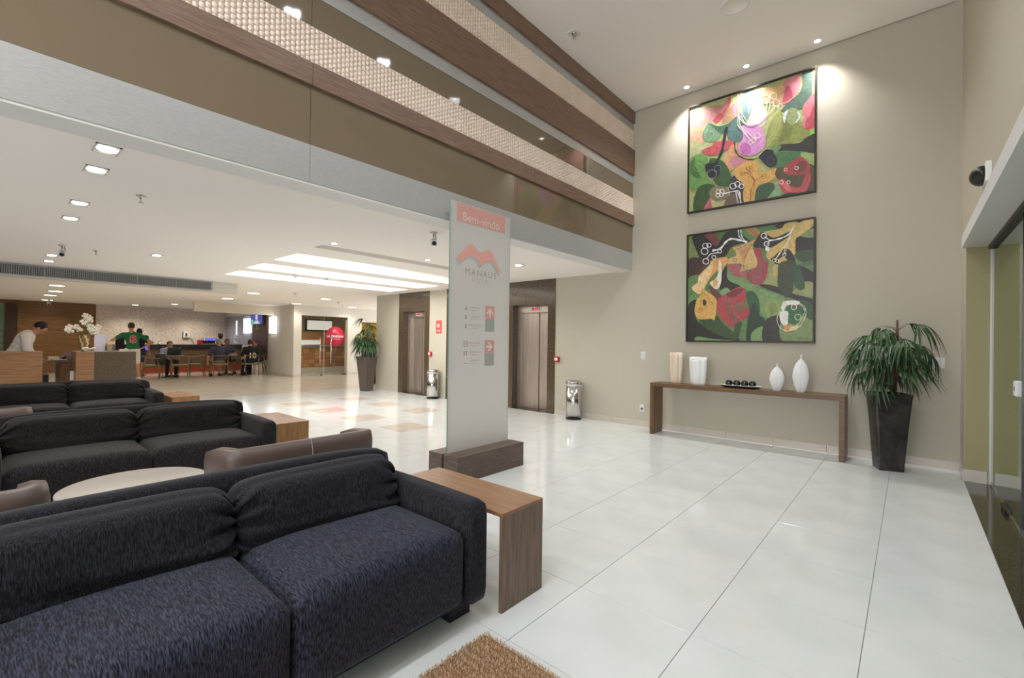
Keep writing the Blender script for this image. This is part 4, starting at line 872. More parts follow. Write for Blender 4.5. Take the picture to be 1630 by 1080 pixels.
# ------------------------------------------------------------ cafe furniture
M_CW = mat('chair_wood', (116, 88, 56), .4, col2=(136, 104, 68), nscale=12, stretch=(1, 1, .3)); M_SEAT = mat('chair_seat', (140, 132, 100), .8)
def cafe_chair():
    e = empty('cafe_chair')   # faces +x
    for sy in (-1, 1):
        bm = bmesh.new(); tube(bm, [(.20, sy * .22, 0), (.19, sy * .235, .44), (.14, sy * .25, .64)], [.012, .018, .014], 8); bm_obj('leg', bm, M_CW, e)
        bm = bmesh.new(); tube(bm, [(-.26, sy * .20, 0), (-.18, sy * .22, .44), (-.15, sy * .23, .68)], [.012, .019, .015], 8); bm_obj('leg', bm, M_CW, e)
    bm = bmesh.new(); P = [(.22, -.26, .655), (.05, -.275, .67)] + [(-.08 - .16 * math.sin(t), -.25 * math.cos(t), .68 + .05 * math.sin(t)) for t in np.linspace(.2, PI - .2, 11)] + [(.05, .275, .67), (.22, .26, .655)]
    tube(bm, P, [.012] + [.016] * (len(P) - 2) + [.012], 8); bm_obj('arm_rail', bm, M_CW, e)
    bm = bmesh.new(); box(bm, -.19, .21, -.22, .22, .415, .455, .015); bm_obj('seat', bm, M_SEAT, e); bm = bmesh.new(); tube(bm, [(-.18, -.22, .40), (.19, -.235, .40)], .012, 6); tube(bm, [(-.18, .22, .40), (.19, .235, .40)], .012, 6); tube(bm, [(-.18, -.22, .40), (-.18, .22, .40)], .012, 6); bm_obj('seat_frame', bm, M_CW, e)
    return e
c0 = cafe_chair()
CH = [(-18.15, 3.42, PI * .42, 'wooden armchair at the left of the laptop table with a backpack on it'), (-18.05, 4.14, PI * .93, 'wooden armchair with its back to the lobby in front of the laptop table'), (-18.35, 4.66, -PI * .62, 'empty wooden armchair right of the laptop table'),
      (-19.1, 4.08, 0.0, 'wooden armchair under the person using the laptop'), (-17.85, 5.20, PI, 'wooden armchair under the man in the dark blue shirt'), (-17.80, 6.17, PI, 'wooden armchair under the person in the black number ten shirt'),
      (-19.15, 5.86, 0, 'wooden armchair under the man in the grey blue shirt'), (-18.45, 6.66, -PI * .55, 'wooden armchair under the woman in dark green')]
for i, (x, y, r, lb) in enumerate(CH):
    c = c0 if i == 0 else copy_tree(c0); c.location = (x, y, 0); c.rotation_euler = (0, 0, r); tag(c, lb, 'chair', 'cafe chairs')
def cafe_table(x, y, label):
    e = empty('cafe_table', (x, y, 0), label=label, cat='table', group='cafe tables'); bm = bmesh.new(); lathe(bm, [(.33, 0), (.345, .01), (.34, .03), (.001, .03)], 40, z=.70); bm_obj('tabletop', bm, mat('cafe_top', (150, 138, 122), .3), e)
    bm = bmesh.new(); tube(bm, [(0, 0, .02), (0, 0, .70)], .03, 12); bm_obj('column', bm, M_BLACK, e); bm = bmesh.new()
    for k in range(4): a = k * PI / 2 + .5; tube(bm, [(0, 0, .05), (.28 * math.cos(a), .28 * math.sin(a), .015)], [.03, .015], 8)
    bm_obj('foot', bm, M_BLACK, e)
cafe_table(-18.45, 4.0, 'round cafe table carrying the open laptop'); cafe_table(-18.45, 5.62, 'round cafe table between the four seated people')
e = empty('laptop', (-18.42, 4.06, .73), label='black laptop open on the round cafe table', cat='laptop')
bxo('keyboard_deck', -.24, .0, -.17, .17, 0, .018, M_DARK, e, .003); p = bxo('screen_lid', -.006, .006, -.19, .19, .0, .25, mat('laptop_lid', (30, 38, 40), .35), e, .003); p.location = (.0, 0, .018); p.rotation_euler = (0, math.radians(12), 0)
bxo('lid_logo_patch', .006, .0075, .12, .16, .21, .235, M_STEEL, p)
e = empty('backpack', (-18.05, 3.62, .46), label='black backpack resting on the left wooden armchair', cat='bag')
bm = cushion_bm(.22, .26, .36, .07, 8, 8, 8, puff=.03); bm_obj('bag_body', bm, M_BLACK, e, True, loc=(0, 0, .17)); bm = bmesh.new(); tube(bm, [(.11, -.06, .05), (.15, -.06, .17), (.11, -.06, .3)], .012, 6); tube(bm, [(.11, .06, .05), (.15, .06, .17), (.11, .06, .3)], .012, 6); bm_obj('strap', bm, M_DARK, e)
e = empty('blue_screen', (-20.2, 3.55, .86), label='small blue lit screen under the bar worktop', cat='screen')
bxo('bezel', -.02, 0, -.16, .16, 0, .15, M_BLACK, e); bxo('lit_area', 0, .004, -.14, .14, .02, .13, mat('blue_screen', (90, 90, 255), .4, emit=(90, 90, 255), estr=1.4), e); bm = bmesh.new(); tube(bm, [(-.01, 0, -.86), (-.01, 0, 0)], [.03, .02], 8); lathe(bm, [(.14, -.86), (.14, -.85), (.03, -.84)], 20); bm_obj('stand', bm, M_BLACK, e)
# ------------------------------------------------------------ glass shop front and what is inside
sd = empty('door_5', kind='structure')
M_SG = mat('shop_glass', (244, 248, 246), .0, trans=1.0, ior=1.2)
for a, b in ((7.23, 8.09), (8.10, 8.96)): bxo('glass_leaf', -16.215, -16.205, a, b, .01, 2.15, M_SG, sd)
bxo('edge_strip', -16.22, -16.20, 8.955, 8.975, 0, 2.17, mat('brass_edge', (190, 168, 120), .4), sd); bxo('leaf_joint', -16.217, -16.203, 8.091, 8.099, .01, 2.15, M_WHITE, sd)
for y in (7.93, 8.34):
    bm = bmesh.new(); tube(bm, [(-16.16, y, .45), (-16.16, y, 1.42)], .016, 10)
    for z in (.6, 1.27): tube(bm, [(-16.16, y, z), (-16.21, y, z)], .012, 8)
    bm_obj('pull_handle', bm, M_CHROME, sd)
bm = bmesh.new(); box(bm, -16.23, -16.19, 8.80, 8.97, 2.08, 2.16); box(bm, -16.23, -16.19, 8.80, 8.97, 0, .05); box(bm, -16.23, -16.19, 7.98, 8.04, 0, .05); bm_obj('hinge_fitting', bm, M_DARK, sd)
e = empty('round_sticker', (-16.195, 8.52, 1.44), label='round crimson sticker with the shop name on the glass door', cat='sign')
bm = bmesh.new(); lathe(bm, [(.37, 0), (.37, .003), (.001, .003)], 48); o = bm_obj('red_disc', bm, mat('crimson', (190, 32, 66), .4), e); o.rotation_euler = (0, PI / 2, 0); 
def smx(z): return Matrix(((0, 0, 1, .006), (1, 0, 0, 0), (0, 1, 0, z), (0, 0, 0, 1)))
text_mesh('LA ZINGARA', .115, M_WHITE, 'shop_name', e, smx(.0), bold=.002)
for z, w_ in ((.16, .12), (-.10, .2)): bxo('small_print_line', .004, .006, -w_, w_, z, z + .012, mat('pale_print', (220, 170, 170), .5), e)
# shop interior
bm = bmesh.new(); box(bm, -20.6, -20.4, 7.21, 12, 0, ZL); bm_obj('wall_shop_inside', bm, mat('shop_beige', (196, 176, 130), .7), kind='structure'); bxo('wall_shop_end', -20.4, -16.4, 11.8, 12.0, 0, ZL, mat('shop_beige'), kind='structure')
M_ORT = mat('orange_tile', (176, 116, 62), .45, col2=(206, 148, 88), nscale=9)
e = empty('shop_counter', (-17.9, 0, 0), label='orange brick tiled shop counter seen through the glass door', cat='counter')
bxo('core', -.6, -.02, 7.4, 10.5, .22, .98, mat('tile_joint', (150, 104, 60), .7), e); rnd = random.Random(2)
tms = []
for k in range(4):
    b = bmesh.new(); box(b, 0, .015, -.112, .112, -.07, .07, .004, 1); me = bpy.data.meshes.new('wall_tile'); b.to_mesh(me); b.free(); me.materials.append(mat('orange_tile_%s' % 'abcd'[k], [(184, 124, 70), (168, 108, 60), (196, 140, 84), (160, 110, 70)][k], .4, col2=[(204, 148, 92), (190, 130, 78), (212, 160, 104), (184, 136, 92)][k], nscale=14)); tms.append(me)
for r in range(5):
    for c in range(13): o = bpy.data.objects.new('tile', tms[rnd.randrange(4)]); C.objects.link(o); o.parent = e; o.location = (-.02, 7.52 + c * .232, .30 + r * .15)
bxo('light_plinth', -.6, .02, 7.4, 10.5, 0, .21, mat('plinth', (222, 214, 200), .3), e); bxo('counter_top', -.65, .03, 7.4, 10.5, .98, 1.06, mat('grey_top', (130, 124, 112), .3), e)
e = empty('glass_showcase', (-18.2, 8.3, 1.06), label='lit steel and glass showcase on the shop counter', cat='display case'); bxo('base', -.2, .2, -.7, .55, 0, .05, M_CHROME, e); bxo('lit_shelf', -.18, .18, -.68, .53, .05, .22, mat('case_lit', (214, 214, 208), .3, emit=(255, 250, 240), estr=.35), e); bxo('top_glass', -.2, .2, -.7, .55, .22, .24, M_WHITE, e)
bxo('patterned_panel', -20.398, -20.36, 7.3, 11, 1.0, 1.62, mat('orange_panel', (202, 136, 70), .5, col2=(222, 166, 100), nscale=3), label='orange patterned panel behind the shop counter', cat='panel')
e = empty('menu_board', (-20.3, 8.15, 1.66), label='pale green menu board hanging inside the shop', cat='board'); bxo('board', 0, .03, -.75, .6, .05, .62, mat('menu_green', (190, 184, 136), .6), e); bxo('dark_surround', -.02, 0, -1.1, .75, -.02, .72, mat('menu_dark', (110, 104, 88), .6), e)
e = empty('photo_board', (-20.3, 9.9, 1.75), label='bright menu photo board at the right inside the shop', cat='board'); bxo('board', 0, .03, -.55, .6, 0, .42, mat('photo_white', (232, 228, 214), .6, emit=(255, 250, 235), estr=.5), e); bxo('frame', -.10, 0, -.6, .65, -.05, .47, M_DARK, e)
for i, (x, y) in enumerate(((-17.3, 8.0), (-18.8, 9.3))): downlight(x, y, ZL - .003, .08, ['ceiling lamp just behind the glass shop door', 'ceiling lamp over the shop counter'][i], 'shop lamps', LOB_W * 5, 150, lens=M_LENS, color=WARM, soft=.1)
bm = bmesh.new(); box(bm, -20.4, -16.33, 7.21, 11.8, ZL - .003, ZL); bm_obj('ceiling_shop', bm, M_CEIL, kind='structure')
# roll-up banner behind the far plant
e = empty('rollup_banner', (-12.25, 7.35, 0), label='yellow and black roll-up banner behind the far potted palm', cat='banner')
bxo('yellow_sheet', -.005, .005, -.08, .62, 1.16, 1.83, mat('banner_yellow', (206, 156, 44), .5), e); bxo('black_sheet', -.005, .005, -.08, .62, .06, 1.16, M_BLACK, e); bxo('base_case', -.06, .06, -.09, .63, 0, .06, M_DARK, e); bm = bmesh.new(); box(bm, -.012, .012, -.09, .63, 1.83, 1.85); bm_obj('top_rail', bm, M_DARK, e)

# ------------------------------------------------------------ people
SKIN = mat('skin', (186, 134, 104), .55); SKIN2 = mat('skin_tan', (160, 108, 80), .55)
def capsule(bm, a, b, ra, rb, n=12):
    a, b = Vector(a), Vector(b); d = b - a; L = d.length
    if L < 1e-5: return
    d.normalize(); pts = []; rr = []
    for t in (-1, -.8, -.45): pts.append(a + d * ra * t); rr.append(ra * math.sqrt(max(.01, 1 - t * t)))
    pts.append(a.copy()); rr.append(ra); pts.append(b.copy()); rr.append(rb)
    for t in (.45, .8, 1): pts.append(b + d * rb * t); rr.append(rb * math.sqrt(max(.01, 1 - t * t)))
    tube(bm, pts, rr, n)
def ell(bm, c, r, d=None):
    rot = None
    if d is not None: rot = Vector((0, 0, 1)).rotation_difference(Vector(d).normalized()).to_matrix()
    ball(bm, c, 1, r[0], r[1], r[2], 16, rot)
def fuse(name, bm, m, parent, vox, smooth=4):
    o = bm_obj(name, bm, m, parent, True); r = o.modifiers.new('r', 'REMESH'); r.mode = 'VOXEL'; r.voxel_size = vox; r.use_smooth_shade = True
    s = o.modifiers.new('s', 'SMOOTH'); s.factor = .5; s.iterations = smooth; bake(o); return o
def person(label, loc, rz, J, shirt, pants, hairc, skin=SKIN, pant_len=1.0, sleeve=.55, shoec=(40, 36, 34), collar=None, scale=1.0, longhair=False, grp=None):
    """J: joints in the body's own frame, facing +x, left = +y"""
    e = empty('person', loc, rz, label, 'person', grp); e.scale = (scale,) * 3
    V = {k: Vector(v) for k, v in J.items()}; up = (V['neck'] - V['hip']).normalized(); mid = V['hip'].lerp(V['neck'], .55)
    side_ = Vector((0, 1, 0)); fwd = side_.cross(up).normalized()
    def torso(bm, g):
        ell(bm, V['hip'] + up * .02, (.115 + g, .165 + g, .13 + g), up); ell(bm, V['hip'].lerp(V['neck'], .36), (.108 + g, .145 + g, .17 + g), up); ell(bm, V['hip'].lerp(V['neck'], .68), (.118 + g, .172 + g, .19 + g), up)
        capsule(bm, V['shL'], V['shR'], .062 + g, .062 + g)
    bm = bmesh.new(); torso(bm, 0); capsule(bm, V['neck'] - up * .05, V['head'] - up * .06, .058, .052)
    hd = (V['head'] - V['neck']).normalized(); fd = Vector(J.get('face', (1, 0, 0))).normalized(); sd_ = hd.cross(fd).normalized(); H = V['head']
    Mh = Matrix((fd, sd_, fd.cross(sd_))).transposed()
    def hp(x, y, z): return H + Mh @ Vector((x, y, z))
    ball(bm, hp(0, 0, .02), 1, .098, .078, .108, 20, Mh); ball(bm, hp(.035, 0, -.055), 1, .056, .056, .062, 16, Mh)
    ball(bm, hp(.104, 0, -.012), 1, .018, .014, .026, 10, Mh)
    for s in (-1, 1): ball(bm, hp(-.005, s * .079, -.005), 1, .018, .010, .030, 10, Mh)
    for s, k in ((1, 'L'), (-1, 'R')):
        sh, el, wr, hn = V['sh' + k], V['el' + k], V['wr' + k], V.get('hn' + k)
        capsule(bm, sh, el, .052, .042); capsule(bm, el, wr, .043, .028)
        dv = (wr - el).normalized()
        if hn is not None: dv = (hn - wr).normalized()
        pn = dv.cross(Vector((0, s, .3))).normalized(); sp = pn.cross(dv).normalized(); pc = wr + dv * .05
        rot = Matrix((sp, pn, dv)).transposed(); ball(bm, pc, 1, .038, .017, .052, 12, rot)
        for i, ln in enumerate((.058, .068, .064, .05)):
            b0 = wr + dv * .088 + sp * (i - 1.5) * .0185; b1 = b0 + dv * ln * .55 + pn * s * .008; b2 = b1 + dv * ln * .45 + pn * s * .018
            capsule(bm, b0 - dv * .02, b1, .0092, .0088, 8); capsule(bm, b1, b2, .0088, .008, 8)
        t0 = wr + dv * .03 - sp * .03; t1 = t0 + dv * .035 - sp * .022; capsule(bm, t0, t1, .012, .0105, 8); capsule(bm, t1, t1 + dv * .03 - sp * .004, .0105, .009, 8)
        hj, kn, an = V['hj' + k], V['kn' + k], V['an' + k]
        capsule(bm, hj, kn, .083, .056); capsule(bm, kn, kn.lerp(an, .35), .054, .056); capsule(bm, kn.lerp(an, .3), an, .057, .036)
        ff = Vector(J.get('foot' + k, (1, 0, 0))).normalized(); capsule(bm, an - Vector((0, 0, .045)) - ff * .03, an - Vector((0, 0, .055)) + ff * .13, .034, .028)
    fuse('body', bm, skin, e, .0085)
    bm = bmesh.new(); torso(bm, .014)
    for k in 'LR':
        sh, el = V['sh' + k], V['el' + k]; t = min(1, sleeve); capsule(bm, sh, sh.lerp(el, t), .068, .060)
        if sleeve > 1: capsule(bm, el, el.lerp(V['wr' + k], sleeve - 1), .056, .042)
    fuse('shirt', bm, shirt, e, .013)
    if collar:
        bm = bmesh.new(); tube(bm, [V['neck'] - up * .03 + fwd * (.062 * math.cos(a)) + side_ * (.066 * math.sin(a)) + up * .02 * (1 if math.cos(a) < 0 else -1) for a in np.linspace(0, 2 * PI, 17)], .017, 8); bm_obj('collar', bm, collar, e, True)
    bm = bmesh.new(); ell(bm, V['hip'] - up * .02, (.130, .180, .125), up)
    for k in 'LR':
        hj, kn, an = V['hj' + k], V['kn' + k], V['an' + k]; t = min(1, pant_len * 2); capsule(bm, hj, hj.lerp(kn, t), .100, .100 - .026 * t)
        if pant_len > .5: capsule(bm, kn, kn.lerp(an, (pant_len - .5) * 2 * .93), .072, .054)
    fuse('trousers' if pant_len > .6 else 'shorts', bm, pants, e, .014)
    bm = bmesh.new()
    ball(bm, hp(-.014, 0, .040), 1, .100, .087, .104, 24, Mh); 
    for v in list(bm.verts):
        q = Mh.transposed() @ (v.co - H)
        if q.x > .045 and q.z < .085 - (0.1 - q.x) * .1: v.co = H + Mh @ Vector((.045 + (q.x - .045) * .25, q.y * .92, q.z))
        if q.z < -.045 and not longhair: v.co = H + Mh @ Vector((q.x * .93, q.y * .86, -.045 + (q.z + .045) * .3))
    if longhair: ball(bm, hp(-.06, 0, -.06), 1, .055, .08, .13, 16, Mh)
    bm_obj('hair', bm, mat('hair_%d' % hairc[0], hairc, .6), e, True)
    bm = bmesh.new()
    for s in (-1, 1): ball(bm, hp(.090, s * .032, .012), .0125, .8, 1, 1, 10, None)
    bm_obj('eyes', bm, mat('eye', (40, 30, 28), .3), e, True); bm = bmesh.new(); ball(bm, hp(.088, 0, -.058), 1, .010, .024, .006, 10, Mh); bm_obj('mouth', bm, mat('lips', (150, 78, 70), .5), e, True)
    for k in 'LR':
        an = V['an' + k]; ff = Vector(J.get('foot' + k, (1, 0, 0))).normalized(); bm = bmesh.new(); capsule(bm, an - Vector((0, 0, .040)) - ff * .045, an - Vector((0, 0, .048)) + ff * .14, .047, .038)
        for v in bm.verts: v.co.z = max(v.co.z, an.z - .09)
        bm_obj('shoe', bm, mat('shoe_%d' % shoec[0], shoec, .5), e, True)
    return e
def stand(**k):
    J = dict(hip=(0, 0, .95), neck=(0, 0, 1.46), head=(.02, 0, 1.61), shL=(0, .185, 1.39), shR=(0, -.185, 1.39), elL=(-.02, .25, 1.12), elR=(-.02, -.25, 1.12), wrL=(.04, .27, .88), wrR=(.04, -.27, .88),
             hjL=(0, .09, .90), hjR=(0, -.09, .90), knL=(.02, .10, .50), knR=(.02, -.10, .50), anL=(0, .11, .09), anR=(0, -.11, .09)); J.update(k); return J
def sit(**k):
    J = dict(hip=(-.05, 0, .55), neck=(-.02, 0, 1.02), head=(.02, 0, 1.16), shL=(-.02, .185, .96), shR=(-.02, -.185, .96), elL=(.03, .25, .70), elR=(.03, -.25, .70), wrL=(.24, .18, .66), wrR=(.24, -.18, .66),
             hjL=(-.02, .09, .53), hjR=(-.02, -.09, .53), knL=(.40, .13, .52), knR=(.40, -.13, .52), anL=(.36, .13, .09), anR=(.36, -.13, .09)); J.update(k); return J
def cloth(n, c): return mat(n, c, .85)
# man in green shirt, number 8, hand on hip
g = person('man in a green number 8 shirt and white shorts standing before the bar', (-18.0, 2.88, 0), PI,
    stand(hip=(0, -.05, .95), neck=(0, 0, 1.47), head=(.02, 0, 1.635), shL=(0, .20, 1.39), shR=(0, -.20, 1.39), elL=(.05, .43, 1.23), wrL=(.28, .52, 1.11), elR=(-.08, -.50, 1.15), wrR=(.0, -.27, .98), hnR=(.04, -.18, .95), knR=(0, -.16, .5), anR=(-.02, -.2, .09), hjR=(0, -.13, .9)), cloth('green_shirt', (24, 104, 62)), cloth('white_shorts', (222, 212, 196)), (38, 26, 22), pant_len=.44, collar=cloth('collar_cream', (214, 206, 180)), shoec=(206, 196, 186), grp=None)
def back_text(e, s, size, m, z, y, m2=None, x=-.165, h=1, nm='shirt_number'):
    base = Matrix(((0, 0, -1, x), (-1, 0, 0, y), (0, h, 0, z), (0, 0, 0, 1)))
    if m2: text_mesh(s, size, m2, nm + '_outline', e, base, extrude=.004, bold=.016)
    b2 = base.copy(); b2[0][3] = x - .006; text_mesh(s, size, m, nm, e, b2, extrude=.004, bold=.004)
back_text(g, '8', .30, cloth('number_red', (190, 34, 44)), 1.24, -.02, cloth('number_white', (226, 214, 206)), x=-.142)
# person partly hidden behind him
person('person in navy top and blue shorts half hidden behind the man in green', (-19.3, 3.30, 0), PI * .9, stand(head=(.02, 0, 1.56), neck=(0, 0, 1.42)), cloth('navy_top', (26, 32, 52)), cloth('blue_shorts', (40, 52, 84)), (24, 18, 18), pant_len=.42, shoec=(60, 46, 40), scale=.95)
# receptionist bending over the desk
person('receptionist in a white shirt bending over behind the long wood desk', (-12.42, .33, 0), PI * .47,
    stand(hip=(-.02, 0, .97), neck=(.17, 0, 1.38), head=(.30, 0, 1.47), face=(.6, 0, -.8), shL=(.13, .18, 1.32), shR=(.13, -.18, 1.32), elL=(.16, .22, 1.05), elR=(.16, -.25, 1.05), wrL=(.30, .16, .92), wrR=(.28, -.18, .90)), cloth('cream_shirt', (228, 220, 212)), cloth('black_trousers', (34, 32, 34)), (24, 20, 20), sleeve=1.85)
# person with laptop
person('person in a pale blue shirt using the laptop at the round cafe table', (-19.05, 4.06, 0), 0, sit(head=(.06, 0, 1.10), neck=(0, 0, .98), shL=(0, .18, .93), shR=(0, -.18, .93), hip=(-.02, 0, .55), wrL=(.34, .10, .77), wrR=(.34, -.10, .77), elL=(.14, .24, .72), elR=(.14, -.24, .72)), cloth('pale_shirt', (168, 176, 204)), cloth('dark_jeans', (44, 36, 34)), (22, 18, 20), sleeve=.9, scale=.97)
# four at the second table
person('grey haired man in a dark blue shirt seated with his back to the lobby', (-17.85, 5.20, 0), PI, sit(elL=(.06, .30, .70), wrL=(.10, .30, .52), elR=(.10, -.28, .72), wrR=(.30, -.30, .62)), cloth('slate_shirt', (62, 60, 78)), cloth('beige_shorts', (120, 104, 88)), (150, 138, 128), pant_len=.5, sleeve=.75)
person('dark haired man in a grey blue shirt facing the lobby at the second cafe table', (-19.15, 5.84, 0), 0, sit(elL=(.10, .26, .72), wrL=(.34, .02, .74), wrR=(.30, -.12, .70)), cloth('steel_shirt', (72, 78, 92)), cloth('brown_shorts', (78, 62, 52)), (30, 24, 22), skin=SKIN2, pant_len=.5)
b = person('person in a black football shirt with number 10 seated with back to the lobby', (-17.80, 6.17, 0), PI, sit(), cloth('black_shirt', (20, 22, 28)), cloth('black_jeans', (26, 30, 42)), (46, 38, 28), sleeve=.9, collar=cloth('white_collar', (220, 214, 200)))
back_text(b, '10', .27, cloth('number_cream', (230, 218, 178)), .71, 0, x=-.188)
person('woman in dark green with jeans seated at the right of the second cafe table', (-18.45, 6.68, 0), -PI * .55, sit(head=(.08, 0, 1.14), neck=(.04, 0, 1.02), shL=(.02, .18, .95), shR=(.02, -.18, .95), wrL=(.36, .06, .74), wrR=(.34, -.1, .72)), cloth('dark_green_top', (42, 54, 42)), cloth('jeans', (44, 52, 92)), (44, 38, 40), sleeve=1.7, longhair=True)

